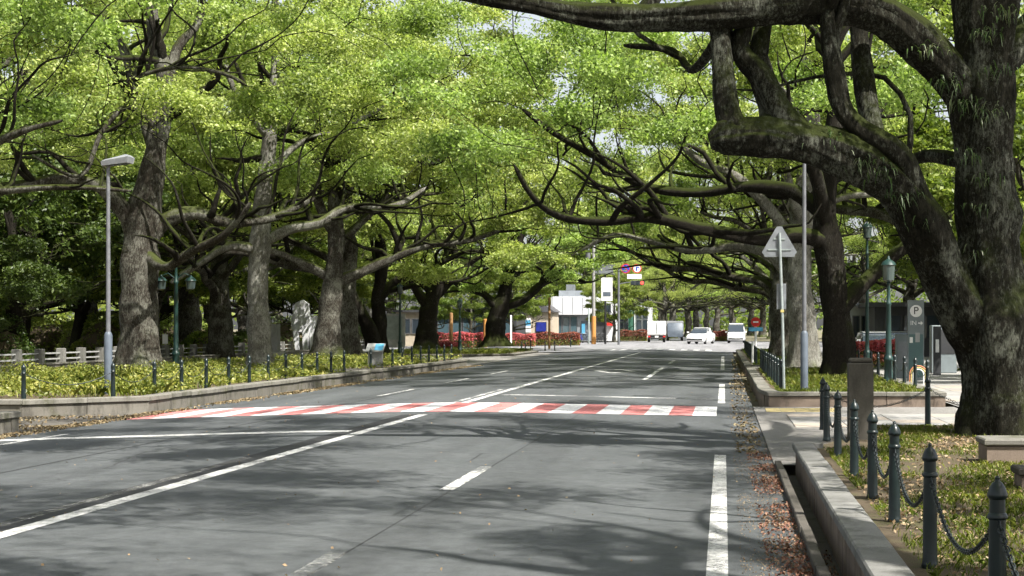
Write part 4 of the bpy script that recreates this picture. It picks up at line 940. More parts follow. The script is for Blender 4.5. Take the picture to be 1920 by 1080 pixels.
def bollard(loc, label, group, nxt=None, hi=True, sag=.27, rz=0):
    t = thing('bollard', label, 'bollard', loc, 0, group)
    ob('post', post_me if hi else post_lo, t)
    if nxt is not None:
        d = np.array(nxt, float) - np.array(loc, float); u = d / np.linalg.norm(d)
        ang = math.atan2(u[1], u[0]) - math.pi / 2
        ob('eyelet', eye_me, t, (0, 0, 0), ang); ob('eyelet', eye_me, t, (0, 0, 0), ang + math.pi)
        p = np.array([0, 0, .535]) + u * .05; q = d + np.array([0, 0, .535]) - u * .05
        if hi: ob('chain', chain_mesh(p, q, sag), t)
        else:
            tt = np.linspace(0, 1, 9); P = p + (q - p) * tt[:, None]; P[:, 2] -= sag * 4 * tt * (1 - tt); ob('chain', MB().tube(P, .009, 4).mesh('chain', 'chain_steel', True), t)
    return t
RB = [(1.29, 5.0), (1.29, 7.04), (1.25, 9.05), (1.28, 11.2), (1.27, 12.75), (1.28, 14.65), (1.29, 16.9), (1.33, 19.3), (1.42, 21.4), (3.02, 22.1), (4.9, 22.2)]
g = 'chained bollards edging the near right bed'
nm = ['just below the picture edge', 'nearest to the viewer', 'second from the near end', 'third from the near end', 'fourth from the near end', 'fifth from the near end', 'sixth from the near end', 'seventh from the near end', 'at the corner of the bed', 'standing alone left of the big trunk', 'hidden behind the big trunk']
for i, (x, y) in enumerate(RB):
    nx = RB[i + 1] if i + 1 < len(RB) else None
    z = .2 if y < 22 else .2
    bollard((x, y, z), 'dark green chained bollard of the near right bed, ' + nm[i], g, (*nx, .2) if nx else None, True, .27 if i != 8 else .22)
g = 'bollards edging the bed behind the triangular sign'
ys = [33.4 + 1.95 * i for i in range(10)]
for i, y in enumerate(ys):
    bollard((1.28, y, .23), f'dark bollard on the road side of the triangular-sign bed, {ORD[i]} in the row', g, (1.28, ys[i + 1], .23) if i < 9 else None, False, .22)
ys = [33.0 + 2.1 * i for i in range(9)]
for i, y in enumerate(ys):
    bollard((4.5, y, .23), f'dark bollard on the footway side of the triangular-sign bed, {ORD[i]} in the row', g, (4.5, ys[i + 1], .23) if i < 8 else None, False, .22)
g = 'bollards edging the far right bed'
ys = [57.5 + 2.6 * i for i in range(13)]
for i, y in enumerate(ys):
    bollard((1.25, y, .22), f'dark bollard edging the far right bed, {ORD[i]} in the row', g, (1.25, ys[i + 1], .22) if i < 12 else None, False, .22)
g = 'bollards edging the left beds'
pts = [(-13.55, 28.9), (-12.35, 30.2)] + [(-12.2, 32.0 + 1.6 * i) for i in range(11)]
for i, p in enumerate(pts):
    bollard((*p, .22), f'dark bollard of the bed under the left lamp pole, {ORD[i]} along the road', g, (*pts[i + 1], .22) if i < len(pts) - 1 else None, False, .22)
pts = [(-12.2, 51.6 + 1.7 * i) for i in range(10)]
for i, p in enumerate(pts):
    bollard((*p, .22), f'dark bollard of the second left bed, {ORD[i]} along the road', g, (*pts[i + 1], .22) if i < len(pts) - 1 else None, False, .22)
pts = [(-19.6, 29.0), (-17.8, 28.9), (-15.7, 28.9)]
for i, p in enumerate(pts):
    bollard((*p, .22), f'dark bollard on the end edge of the left lamp-pole bed, {["far left", "middle", "right"][i]} of three', g, (*pts[i + 1], .22) if i < 2 else None, False, .22)
pts = [(-11.95, 20.0), (-11.95, 22.0), (-11.95, 24.0)]
pts = [(-12.0, 24.05), (-14.0, 24.05)]

# woods closing the view: far-off masses of foliage
def woods(name, label, n, x0, x1, y0, y1, h, size, mat, seed):
    rs = np.random.RandomState(seed); x = rs.uniform(x0, x1, n); y = rs.uniform(y0, y1, n); hh = h * np.clip(.75 + .3 * fnoise(x, y, seed, .12), .3, 1.2)
    z = hh * rs.uniform(0, 1, n) ** .8; lob = fnoise(x, z * 1.5, seed + 3, .25) + rs.normal(0, .3, n); k = lob > -.7
    tag(ob(name, leaf_mesh(name, np.stack([x, y, z], -1)[k], rs, size, mat, .3)), label, 'woods', kind='stuff')
woods('distant_woods', 'distant wood closing the avenue beyond the junction', 16000, -70, 90, 420, 450, 16, 1.3, 'mid_leaf', 3)
woods('distant_woods', 'dark wood at the far side of the park on the left', 16000, -96, -74, 70, 230, 12, .9, 'mid_leaf', 4)
woods('distant_woods', 'undergrowth beneath the trees behind the junction', 14000, -60, -10, 205, 230, 6, .6, 'mid_leaf', 5)
woods('distant_woods', 'greenery far behind the buildings on the right', 9000, 20, 70, 118, 140, 10, .7, 'mid_leaf', 6)

# ------------------------------------------------------------------ street furniture
def disc(mb, x, y, z, r, th, n=24):
    """round plate facing -Y"""
    vs = [(x + r * math.cos(2 * math.pi * k / n), y, z + r * math.sin(2 * math.pi * k / n)) for k in range(n)]
    vs += [(a, y + th, c) for a, _, c in vs]
    return mb.add(vs, [tuple(range(n)), tuple(range(2 * n - 1, n - 1, -1))] + [(k, n + k, n + (k + 1) % n, (k + 1) % n) for k in range(n)])
def text(s, size, parent, loc, mat, align='CENTER'):
    c = bpy.data.curves.new('lettering', 'FONT'); c.body = s; c.size = size; c.align_x = align; c.align_y = 'CENTER'; c.extrude = .003; tmp = bpy.data.objects.new('lettering', c); COL.objects.link(tmp); bpy.context.view_layer.update()
    me = bpy.data.meshes.new_from_object(tmp.evaluated_get(bpy.context.evaluated_depsgraph_get())); me.materials.clear(); me.materials.append(MATS[mat]); bpy.data.objects.remove(tmp)
    o = bpy.data.objects.new('lettering', me); COL.objects.link(o); o.parent = parent; o.location = loc; o.rotation_euler = (math.pi / 2, 0, 0); return o

# grey street lamp on the left, box head reaching right over the road
x, y, _ = W(203, 740, 32.5); y = 32.5
t = thing('street_lamp', 'slim grey street lamp with box head in the left bed', 'street lamp', (x, y, .22))
MB().lathe([(.10, 0), (.10, .06), (.085, .07), (.085, 1.28), (.07, 1.33), (.048, 1.36)], 16).build('lower_sleeve', 'pole_blue', t, smooth=True)
MB().lathe([(.048, 1.3), (.044, 3), (.038, 5.0)], 14).build('pole', 'pole_grey', t, smooth=True)
MB().tube([(0, 0, 4.92), (.05, -.02, 4.98), (.2, -.05, 5.03)], .03, 8).build('arm', 'pole_grey', t, smooth=True)
h = MB(); h.add([(-.10, -.13, 4.96), (.48, -.17, 5.03), (.48, .17, 5.03), (-.10, .13, 4.96), (-.10, -.15, 5.06), (.50, -.2, 5.16), (.50, .2, 5.16), (-.10, .15, 5.06), (-.04, -.09, 5.10), (.44, -.14, 5.21), (.44, .14, 5.21), (-.04, .09, 5.10)],
      [(3, 2, 1, 0)] + [(a, a + 1 if a % 4 < 3 else a - 3, (a + 1 if a % 4 < 3 else a - 3) + 4, a + 4) for a in range(8)] + [(8, 9, 10, 11)])
h = h.build('lamp_head', 'lamp_head', t)
MB().add([(-.04, -.10, 4.955), (.43, -.13, 5.015), (.43, .13, 5.015), (-.04, .10, 4.955)], [(3, 2, 1, 0)]).build('lens', 'lantern_glass', h)

def green_lamp(px, py, Y, ztop, label, arm=True, gz=.22):
    x = (px - VX) / FOC * Y; t = thing('lantern_post', label, 'street lamp', (x, Y, gz)); H = ztop - gz
    MB().lathe([(.15, 0), (.15, .10), (.12, .14), (.11, .55), (.13, .58), (.13, .64), (.10, .68), (.085, .75), (.075, 1.2), (.06, H - .9), (.075, H - .88), (.075, H - .82), (.05, H - .78), (.04, H - .35), (.06, H - .32), (.02, H - .25)], 14).build('post', 'lamp_green', t, smooth=True)
    if arm:
        for s in (-1, 1):
            a = MB().tube([(0, 0, H - .75), (s * .25, 0, H - .55), (s * .45, 0, H - .62), (s * .48, 0, H - .72)], .02, 6).build('arm', 'lamp_green', t, smooth=True)
            l = MB().lathe([(.03, 0), (.13, .04), (.16, .28), (.17, .30)], 10, (s * .48, 0, H - 1.10)).build('lantern', 'lantern_glass', t, smooth=True)
            MB().lathe([(.19, .30), (.14, .38), (.05, .44), (.02, .50)], 10, (s * .48, 0, H - 1.10)).build('lantern_cap', 'lamp_green', l, smooth=True)
    else:
        l = MB().lathe([(.05, -.28), (.15, -.22), (.18, .16), (.18, .18)], 10, (0, 0, H)).build('lantern', 'lantern_glass', t, smooth=True)
        MB().lathe([(.21, .18), (.15, .27), (.05, .33), (.02, .42)], 10, (0, 0, H)).build('lantern_cap', 'lamp_green', l, smooth=True)
green_lamp(330, 700, 48.6, 4.0, 'dark green lantern post beside the flaring left trunk')
green_lamp(750, 662, 87, 3.9, 'dark green lantern post farther along the left footway', False)
green_lamp(862, 650, 96, 3.2, 'dark blue-green lantern post at the island bed', False)
green_lamp(1666, 716, 39.5, 3.15, 'dark green lantern post between the trunks on the right', False, .23)
green_lamp(1626, 690, 58, 5.4, 'far green lantern post rising behind the right boughs', False, .1)

# triangular sign seen from behind
x = W(1470, 732, 33.3)[0]; t = thing('road_sign', 'back of a grey triangular road sign on a thin leaning post', 'road sign', (x, 33.3, .23))
MB().tube([(0, 0, 0), (-.03, 0, 1.5), (-.10, 0, 3.55)], .032, 10).build('post', 'pole_galv', t, smooth=True)
zc = 3.28
tri = []
for k in range(3):
    a = math.pi / 2 + k * 2 * math.pi / 3
    for da in (-.16, 0, .16): tri.append((-.10 + (.40 - .02 * (da == 0) + .02) * math.cos(a + da * .9), zc + .0 + (.42) * math.sin(a + da * .9)))
pl = MB().side(tri[::1], .035, .045).build('sign_plate', 'sign_back', t)
for zz, w in ((-.10, .26), (.14, .13)): MB().box(-.10 - w, -.10 + w, .018, .034, zc + zz - .015, zc + zz + .015).build('bracket', 'pole_galv', pl)
MB().box(-.16, .05, .036, .05, 1.85, 2.42, bev=.005).build('supplementary_plate', 'sign_back', t)
MB().box(-.075, .0, -.035, .035, 1.78, 1.84).build('yellow_band', 'yellow_arc', t)
# tall grey pole beside it
x = W(1508, 732, 33.4)[0]; t = thing('street_lamp', 'tall grey pole with thicker blue-grey sleeve right of the triangular sign', 'street lamp', (x, 33.4, .23))
MB().lathe([(.10, 0), (.10, .05), (.085, .06), (.085, 1.30), (.07, 1.34), (.05, 1.37)], 16).build('lower_sleeve', 'pole_blue', t, smooth=True)
MB().lathe([(.05, 1.3), (.046, 3), (.04, 5.45)], 14).build('pole', 'pole_grey', t, smooth=True)
MB().tube([(0, 0, 5.38), (-.05, 0, 5.43), (-.2, 0, 5.44)], .03, 8).build('arm', 'pole_grey', t, smooth=True)
MB().box(-.62, -.12, -.15, .15, 5.36, 5.5, bev=.03).build('lamp_head', 'lamp_head', t)
# stone pillar and stone blocks in the near right bed
t = thing('stone_pillar', 'square weathered stone pillar at the end of the near right bed', 'pillar', (W(1613, 820, 19.6)[0], 19.6, .18))
MB().box(-.16, .16, -.15, .15, -.05, 1.02, bev=.015).build('shaft', 'pillar_stone', t)
MB().box(-.145, .145, -.135, .135, 1.021, 1.085, bev=.02).build('head', 'pillar_stone', t)
for (nm, x0, x1, y0, y1, z1, lab) in (('stone_bench', 2.78, 4.2, 15.9, 16.5, .47, 'low stone bench slab in the grass at the right picture edge'), ('stone_block', 2.64, 3.2, 13.35, 13.75, .40, 'small dark stone block in front of the low stone bench')):
    t = thing(nm, lab, 'stone block', (x0, y0, .2)); a, b = x1 - x0, y1 - y0; h = z1 - .2
    MB().box(.03, a - .02, .03, b - .02, -.03, h - .075, bev=.012).build('base_stone', 'wall_stone', t); MB().box(0, a, 0, b, h - .07, h, bev=.015).build('top_slab', 'coping_moss' if h > .25 else 'pillar_stone', t)

# parking sign, arch barrier and boards by the right footway
Y = 47; x0 = W(1703, 700, Y)[0]; x1 = W(1731, 700, Y)[0]
t = thing('parking_sign', 'grey upright parking sign reading P IN with an arrow', 'sign', ((x0 + x1) / 2, Y, .02)); w = (x1 - x0) / 2 + .02
pn = MB().box(-w, w, -.06, .06, 0, 2.52, bev=.01).build('panel', 'sign_grey', t)
MB().box(-w + .03, w - .03, -.066, -.0602, .10, 1.45).build('lower_panel', 'sign_teal', pn)
d = disc(MB(), 0, -.075, 2.18, .19, .012).build('roundel', 'white_paint', t); text('P', .33, d, (0, -.079, 2.18), 'black_plastic')
text('IN', .2, t, (-.08, -.064, 1.80), 'white_paint')
MB().side([(.07, 1.78), (.15, 1.78), (.15, 1.73), (.22, 1.80), (.15, 1.87), (.15, 1.82), (.07, 1.82)], -.07, -.0605).build('arrow', 'white_paint', t)
MB().box(-.2, -.1, -.07, -.0605, 1.18, 1.36).build('notice', 'white_paint', t); MB().box(-.02, .12, -.0705, -.0605, 1.2, 1.5).build('notice', 'rail_white', t)
Y = 49; t = thing('ticket_cabinet', 'grey metal cabinet left of the parking sign', 'cabinet', (W(1692, 690, Y)[0], Y, .02))
MB().box(-.22, .22, -.2, .2, 0, 1.45, bev=.02).build('body', 'sign_grey', t); MB().box(-.16, .16, -.215, -.202, .5, 1.2, bev=.003).build('door', 'sign_back', t)
Y = 42.5; t = thing('arch_barrier', 'small rainbow-striped arch barrier on the right footway', 'barrier', (W(1722, 690, Y)[0], Y, .02))
for rr, m in ((.25, 'orange_arc'), (.20, 'yellow_arc'), (.15, 'white_paint')):
    MB().tube([(-rr, 0, 0), (-rr, 0, .32)] + [(rr * math.cos(a), 0, .32 + rr * math.sin(a)) for a in np.linspace(math.pi, 0, 14)][1:-1] + [(rr, 0, .32), (rr, 0, 0)], .016, 8).build('arch_tube', m, t, smooth=True)
Y = 52; t = thing('notice_board', 'dark slim notice board with white panel right of the parking sign', 'sign', (W(1757, 690, Y)[0], Y, .02))
MB().box(-.13, .13, -.06, .06, 0, 1.7, bev=.01).build('panel', 'panel_dark', t); MB().box(-.06, .06, -.07, -.061, .8, 1.25).build('notice', 'white_paint', t)
Y = 55; t = thing('vending_cabinet', 'grey and black cabinet behind the dark notice board on the right', 'cabinet', (W(1768, 680, Y)[0], Y, .02))
MB().box(-.45, .45, -.35, .35, 0, 1.75, bev=.02).build('body', 'sign_grey', t); MB().box(-.38, .38, -.365, -.352, .7, 1.6, bev=.004).build('front_panel', 'panel_dark', t)
# red and blue roadworks-like sign on a white post beside the far right bed
Y = 62; t = thing('road_sign', 'red and blue sign on a white post in the far right bed', 'road sign', (W(1417, 690, Y)[0], Y, .2))
MB().lathe([(.05, 0), (.05, 1.75)], 10).build('post', 'white_paint', t, smooth=True)
disc(MB(), 0, -.07, 1.72, .2, .02).build('round_plate', 'red_paint', t); MB().box(-.3, .3, -.075, -.055, 1.34, 1.5).build('lower_plate', 'cyan_paint', t)
MB().box(-.11, .11, -.085, -.0715, 1.69, 1.75).build('white_bar', 'white_paint', t)
Y = 60; t = thing('marker_post', 'short white marker post at the corner of the far right bed', 'post', (W(1397, 660, Y)[0] + .3, Y, .2)); MB().lathe([(.045, 0), (.045, .9), (.03, .95)], 10).build('post', 'white_paint', t, smooth=True)

# information board on the left
Y = 53; x = W(704, 700, Y)[0]; t = thing('information_board', 'small information board with blue picture on a grey stand', 'information board', (x, Y, .22))
MB().box(-.25, .25, -.1, .1, .05, .62, bev=.02).build('stand', 'concrete', t)
MB().add([(-.32, -.2, .60), (.32, -.2, .60), (.32, .2, .86), (-.32, .2, .86), (-.32, -.2, .64), (.32, -.2, .64), (.32, .2, .90), (-.32, .2, .90)], [(3, 2, 1, 0), (4, 5, 6, 7), (0, 1, 5, 4), (1, 2, 6, 5), (2, 3, 7, 6), (3, 0, 4, 7)]).build('panel', 'rail_white', t)
MB().add([(-.02, -.17, .663), (.28, -.17, .663), (.28, .17, .884), (-.02, .17, .884)], [(0, 1, 2, 3)]).build('picture', 'cyan_paint', t)
for s in (-1, 1): MB().lathe([(.02, 0), (.02, .62)], 8, (s * .2, .05, 0)).build('leg', 'black_plastic', t, smooth=True)
Y = 92; t = thing('poster_board', 'pale blue poster panel beside the farther lantern post', 'sign', (W(740, 650, Y)[0], Y, -.03))
MB().box(-.65, .65, -.04, .04, .5, 2.6).build('panel', 'rail_white', t); MB().box(-.5, .5, -.05, -.041, 1.0, 2.45).build('picture', 'pole_galv', t)
for s in (-1, 1): MB().box(s * .55 - .04, s * .55 + .04, -.035, .035, 0, .498).build('leg', 'pole_grey', t)
Y = 78; t = thing('park_sign', 'small white sign on a post in the park, left of the lantern post', 'sign', (W(310, 650, Y)[0], Y, -.1))
MB().lathe([(.03, 0), (.03, 1.5)], 8).build('post', 'rail_white', t); MB().box(-.14, .14, -.05, -.031, .95, 1.45).build('plate', 'white_paint', t)

# stone-post fence with two white rails along the left footway
fx = -28.4; t = thing('stone_fence', 'fence of square stone posts and two white rails along the park', 'fence', (fx, 58, -.05))
pm = MB().box(-.15, .15, -.15, .15, 0, .86, bev=.02).mesh('fence_post', 'fence_stone')
rm = MB().box(-.03, .03, -.848, .848, -.03, .03).mesh('rail', 'rail_white')
for i in range(34):
    ob('fence_post', pm, t, (0, i * 2.0 - 6, 0))
    for z in (.42, .66): ob('rail', rm, t, (0, i * 2.0 - 5, z))
t = thing('low_wall', 'low dark stone wall in front of the stone-post fence', 'wall', (-26.9, 50, -.05))
cm = MB().box(-.17, .17, -.74, .74, .26, .33, bev=.01).mesh('coping_stone', 'coping_moss'); wm = MB().box(-.13, .13, -.745, .745, -.1, .257, bev=.008).mesh('wall_stone', 'wall_left')
for i in range(40): ob('coping_stone', cm, t, (0, i * 1.5, 0)); ob('wall_stone', wm, t, (0, i * 1.5, 0))

# white sculpture of leaning slabs
Y = 84; x = W(568, 660, Y)[0]; t = thing('sculpture', 'white abstract sculpture of stacked angular slabs in the park', 'sculpture', (x, Y, -.1)); u = Y / FOC
def P2(px, py): return ((px - 568) * u, EYE + (HZ - py) * u + .1)
for nm, poly, y0, y1 in (('tall_slab', [(556, 656), (548, 600), (556, 568), (570, 562), (580, 570), (582, 600), (578, 656), (570, 656), (569, 622), (561, 622), (562, 656)], -.25, .05),
                         ('wing_slab', [(582, 660), (580, 598), (593, 592), (590, 630), (588, 660)], -.1, .25), ('cross_slab', [(545, 616), (552, 590), (588, 596), (586, 625), (552, 624)], .06, .3)):
    MB().side([P2(*p) for p in poly], y0, y1).build(nm, 'sculpture', t)
# pale pedestal in the park
t = thing('stone_monument', 'pale stone monument half hidden behind the slim trunk', 'monument', (W(505, 650, 80)[0], 80, -.1))
MB().box(-.75, .75, -.5, .5, 0, .5, bev=.02).build('plinth', 'concrete', t); MB().box(-.5, .5, -.3, .3, .502, 2.0, bev=.02).build('tablet', 'concrete', t)

# clipped shrubs and hedges: lumpy mass of leaf-sized faces over a dark inner body
def shrub(name, label, cat, c, rad, n, size, mat, seed, group=None, box=False, flowers=None, top_flower=.55):
    rs = np.random.RandomState(seed); t = thing(name, label, cat, (c[0], c[1], c[2]), group=group); rx, ry, rz = rad
    d = rs.normal(0, 1, (n, 3)); d[:, 2] = np.abs(d[:, 2])
    if box:
        d = rs.uniform(-1, 1, (n, 3)); d[:, 2] = rs.uniform(0, 1, n); k = rs.randint(0, 5, n)
        d[k == 0, 0] = 1; d[k == 1, 0] = -1; d[k == 2, 1] = -1; d[k >= 3, 2] = 1
        d += rs.normal(0, .03, (n, 3)); lump = (1 + .06 * np.sin(d[:, 0] * rx * 3 + seed))[:, None]
    else:
        d /= np.linalg.norm(d, axis=1)[:, None]; lump = (1 + .12 * np.sin(d[:, 0] * 6 + seed) * np.sin(d[:, 1] * 5) + .08 * np.sin(d[:, 2] * 9))[:, None] * (rs.uniform(.8, 1, (n, 1)) ** .5)
    C = d * lump * np.array([rx, ry, rz * (1 if box else 1)])
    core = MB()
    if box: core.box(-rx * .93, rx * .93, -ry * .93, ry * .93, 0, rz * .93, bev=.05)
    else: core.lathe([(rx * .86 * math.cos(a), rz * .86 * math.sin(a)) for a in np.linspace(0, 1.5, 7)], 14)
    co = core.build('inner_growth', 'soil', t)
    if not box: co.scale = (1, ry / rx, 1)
    if flowers:
        fm = (C[:, 2] > rz * top_flower) | (rs.uniform(0, 1, n) < .25); tag(ob('flowers', leaf_mesh('flowers', C[fm], rs, size * .9, flowers, .4, .9), t), kind='stuff'); C = C[~fm]
    tag(ob('foliage', leaf_mesh('foliage', C, rs, size, mat, .3), t), kind='stuff'); return t
shrub('hedge', 'big dark clipped hedge at the left picture edge', 'hedge', (-32.5, 66, -.1), (2.3, 1.6, 2.5), 6000, .16, 'dark_leaf', 1)
sg = 'clipped shrubs in the park'
for i, (px, Y, w, h, lab, m) in enumerate([(385, 90, 1.7, 1.5, 'layered round clipped shrub behind the lantern post', 'mid_leaf'), (420, 93, 1.5, 1.3, 'clipped shrub left of the slim pale trunk', 'dark_leaf'), (205, 88, 2.2, 2.6, 'pale flowering bush behind the grey lamp pole', 'cover_leaf'),
        (345, 100, 2.6, 2.4, 'bright bush far behind the lantern post', 'camphor_leaf'), (160, 96, 1.8, 2.2, 'light green bush between the dark park trunks', 'camphor_leaf'), (470, 98, 2.0, 1.6, 'low dark shrub behind the slim pale trunk', 'dark_leaf'), (640, 122, 2.4, 2.2, 'dark shrub between the stout and the twin-stemmed trees', 'dark_leaf'),
        (100, 100, 3, 2.4, 'wide shrub deep in the park on the left', 'mid_leaf'), (270, 110, 3.5, 2.8, 'large shrub behind the flaring trunk', 'mid_leaf'), (540, 112, 3.5, 2.6, 'large shrub behind the white sculpture', 'dark_leaf'), (20, 112, 3.5, 3.0, 'large shrub at the far left of the park', 'mid_leaf')]):
    shrub('shrub', lab, 'shrub', ((px - VX) / FOC * Y, Y, -.12), (w, w, h), 3200, .2, m, 10 + i, sg)
# azalea strips in flower
ag = 'flowering azalea strips'
def azalea(px0, px1, py, Y, h, lab, seed, fl='azalea_flower', d=.6, gz=None):
    x0, x1 = (px0 - VX) / FOC * Y, (px1 - VX) / FOC * Y; z = float(zoff(Y)) - .03 if gz is None else gz
    shrub('azalea_hedge', lab, 'hedge', ((x0 + x1) / 2, Y, z), ((x1 - x0) / 2, d, h), 5200, .13, 'mid_leaf', seed, ag, True, fl, .5)
azalea(813, 905, 640, 122, 1.15, 'long pink-red azalea strip behind the leaning dark tree', 51)
azalea(812, 858, 650, 113, .62, 'near low red azalea strip left of the island bed', 52)
azalea(944, 1000, 640, 128, 1.0, 'bright red azalea strip right of the black island trunk', 53)
azalea(1000, 1086, 640, 131, 1.05, 'browning azalea strip in front of the white-fronted shop', 54, 'azalea_brown')
azalea(1160, 1212, 640, 166, 1.2, 'dull red azalea strip left of the white truck', 55, 'azalea_brown')
azalea(1338, 1362, 640, 172, 1.1, 'dull red azalea strip between the white car and the van', 56, 'azalea_brown')
azalea(1598, 1690, 650, 62, .78, 'pink azalea strip behind the green lantern post on the right', 57, 'azalea_flower', .5, .3)
azalea(1600, 1690, 660, 60.5, .42, 'lower dark red azalea strip on the right', 58, 'azalea_brown', .4, .1)

# ------------------------------------------------------------------ buildings beyond the junction
def window_grid(t, x0, x1, z0, z1, y, nx, nz, glass='glass_dark', frame='pole_grey', fw=.06):
    dx = (x1 - x0) / nx; dz = (z1 - z0) / nz
    for i in range(nx):
        for j in range(nz):
            a, b, c, d = x0 + i * dx + .05, x0 + (i + 1) * dx - .05, z0 + j * dz + .05, z0 + (j + 1) * dz - .05
            f = MB(); f.box(a, b, y - .06, y + .05, c, c + fw).box(a, b, y - .06, y + .05, d - fw, d).box(a, a + fw, y - .06, y + .05, c + fw, d - fw).box(b - fw, b, y - .06, y + .05, c + fw, d - fw)
            w = f.build('window', frame, t); MB().box(a + fw, b - fw, y - .02, y + .02, c + fw, d - fw).build('pane', glass, w)
def bX(px, Y): return (px - VX) / FOC * Y
def bZ(py, Y): return EYE + (HZ - py) / FOC * Y
Y = 168; x0, x1 = bX(1036, Y), bX(1112, Y); z = .06 + .22
t = thing('shop_building', 'white-fronted two-storey shop with grey glazed ground floor', 'building', (x0, Y, z)); w = x1 - x0; z1 = bZ(590, Y) - z; z2 = bZ(556, Y) - z
MB().box(0, w, .15, 9, 0, z1).build('ground_floor_wall', 'panel_grey', t); MB().box(-.1, w + .1, -.5, 9, z1 + .003, z2).build('upper_wall', 'panel_white', t)
window_grid(t, .2, w * .62, .5, z1 - .15, .12, 3, 1, 'glass_blue')
dr = MB().box(w * .70, w * .88, .05, .148, 0, 2.2).build('door', 'pole_blue', t); MB().box(w * .84, w * .86, .0, .048, 1.0, 1.2).build('handle', 'rail_white', dr)
MB().box(w * .72, w * .80, -.02, .048, .8, 1.9).build('poster', 'cyan_paint', t)
for k in range(4): MB().box(k * w / 4 + .01, k * w / 4 + .05, -.53, -.502, z1 + .1, z2 - .1).build('panel_joint', 'sign_back', t)
rf = MB().box(.6, w - .4, 1, 7, z2 + .003, z2 + .7).build('roof_plant', 'panel_grey', t); MB().box(w * .3, w * .5, 1.5, 3, z2 + .72, z2 + 1.4).build('cooling_unit', 'sign_back', rf)
x2 = bX(1150, Y); t = thing('office_building', 'narrow tall white building right of the white-fronted shop', 'building', (x1 + .25, Y, z)); w = x2 - x1 - .25; z3 = bZ(566, Y) - z
MB().box(0, w, 0, 9, 0, z3).build('wall', 'panel_white', t); MB().box(-.15, w + .15, -.6, -.003, z1 - .2, z1).build('canopy', 'panel_dark', t); MB().box(.1, w * .6, -.08, -.003, 0, z1 - .25).build('shopfront', 'panel_dark', t)
MB().box(w * .66, w * .98, -.5, -.003, 1.7, 2.1).build('awning', 'red_paint', t)
window_grid(t, .2, w - .2, z1 + .15, z3 - .15, -.03, 2, 1)
Y = 160; x0, x1 = bX(985, Y), bX(1036, Y); t = thing('gabled_shop', 'small gabled shop with dark tiled roof and blue curtain door', 'building', (x0, Y, .25)); w = x1 - x0; ze = bZ(585, Y) - .25; zr = bZ(565, Y) - .25
MB().box(0, w, 0, 6, 0, ze).build('wall', 'panel_tan', t)
rf = MB().side([(-.3, ze + .002), (w + .3, ze + .002), (w * .55, zr)], -.4, 6.4).build('roof', 'roof_tile', t)
dr = MB().box(w * .38, w * .78, -.04, -.003, 0, 2.1).build('door', 'glass_dark', t); MB().box(w * .4, w * .76, -.12, -.06, 1.1, 2.05).build('curtain', 'noren_blue', dr)
MB().box(w * .02, w * .2, -.1, -.003, 1.0, 2.5).build('sign_panel', 'white_paint', t); MB().box(w * .02, w * .2, -.11, -.101, 1.7, 2.3).build('sign_panel', 'cyan_paint', t)
Y = 150; x0, x1 = bX(812, Y), bX(968, Y); t = thing('long_shop', 'long low dark-glazed shop behind the azalea strips', 'building', (x0, Y, .2)); w = x1 - x0
MB().box(0, w, .1, 7, 0, 3.4).build('wall', 'panel_dark', t); MB().box(-.3, w + .3, -.6, 7.2, 3.403, 3.75).build('roof', 'panel_dark', t); window_grid(t, .4, w - .4, .6, 2.9, .07, 6, 1, 'glass_blue')
Y = 128; x0, x1 = bX(742, Y), bX(800, Y); t = thing('tan_kiosk', 'tan rendered kiosk with flat roof left of the leaning dark tree', 'building', (x0, Y, .15)); w = x1 - x0
MB().box(0, w, 0, 4, 0, 2.9).build('wall', 'panel_tan', t); MB().box(-.2, w + .2, -.3, 4.2, 2.903, 3.1).build('roof', 'panel_dark', t); window_grid(t, .3, w - .3, 1, 2.4, -.03, 2, 1)
Y = 190
for i, (px0, px1, H, m, lab) in enumerate([(1158, 1182, 4.2, 'green_box', 'dark green shop front left of the white truck'), (1184, 1214, 5.0, 'panel_white', 'pale house behind the dull red azalea strip')]):
    x0, x1 = bX(px0, Y), bX(px1, Y); t = thing('shop_building', lab, 'building', (x0, Y + i * 6, .25)); w = x1 - x0
    MB().box(0, w, 0, 8, 0, H).build('wall', m, t); MB().box(-.2, w + .2, -.3, 8.2, H + .003, H + .25).build('roof', 'roof_tile', t); window_grid(t, .2, w - .2, 1, H - .8, -.03, 2, 2)
# right side: dark low car-park building and pale frame building behind the footway
Y = 86; x0, x1 = bX(1640, Y), bX(1850, Y); t = thing('car_park_building', 'dark low building behind the parking sign on the right', 'building', (x0, Y, .0)); w = x1 - x0
MB().box(0, w, 0, 10, 0, 2.9).build('wall', 'panel_dark', t); MB().box(-.4, w + .3, -.6, 10.3, 2.903, 3.15).build('roof', 'panel_dark', t); window_grid(t, .5, w - .4, 1.0, 2.5, -.03, 5, 1, 'glass_dark', 'panel_dark')
Y = 92; x0, x1 = bX(1592, Y), bX(1634, Y); t = thing('white_house', 'white framed low building left of the dark car-park building', 'building', (x0, Y, .0)); w = x1 - x0
MB().box(0, w, 0, 8, 0, 3.0).build('wall', 'panel_white', t); MB().box(-.2, w + .2, -.4, 8.2, 3.003, 3.2).build('roof', 'panel_grey', t); window_grid(t, .15, w - .15, .4, 2.5, -.03, 2, 1)

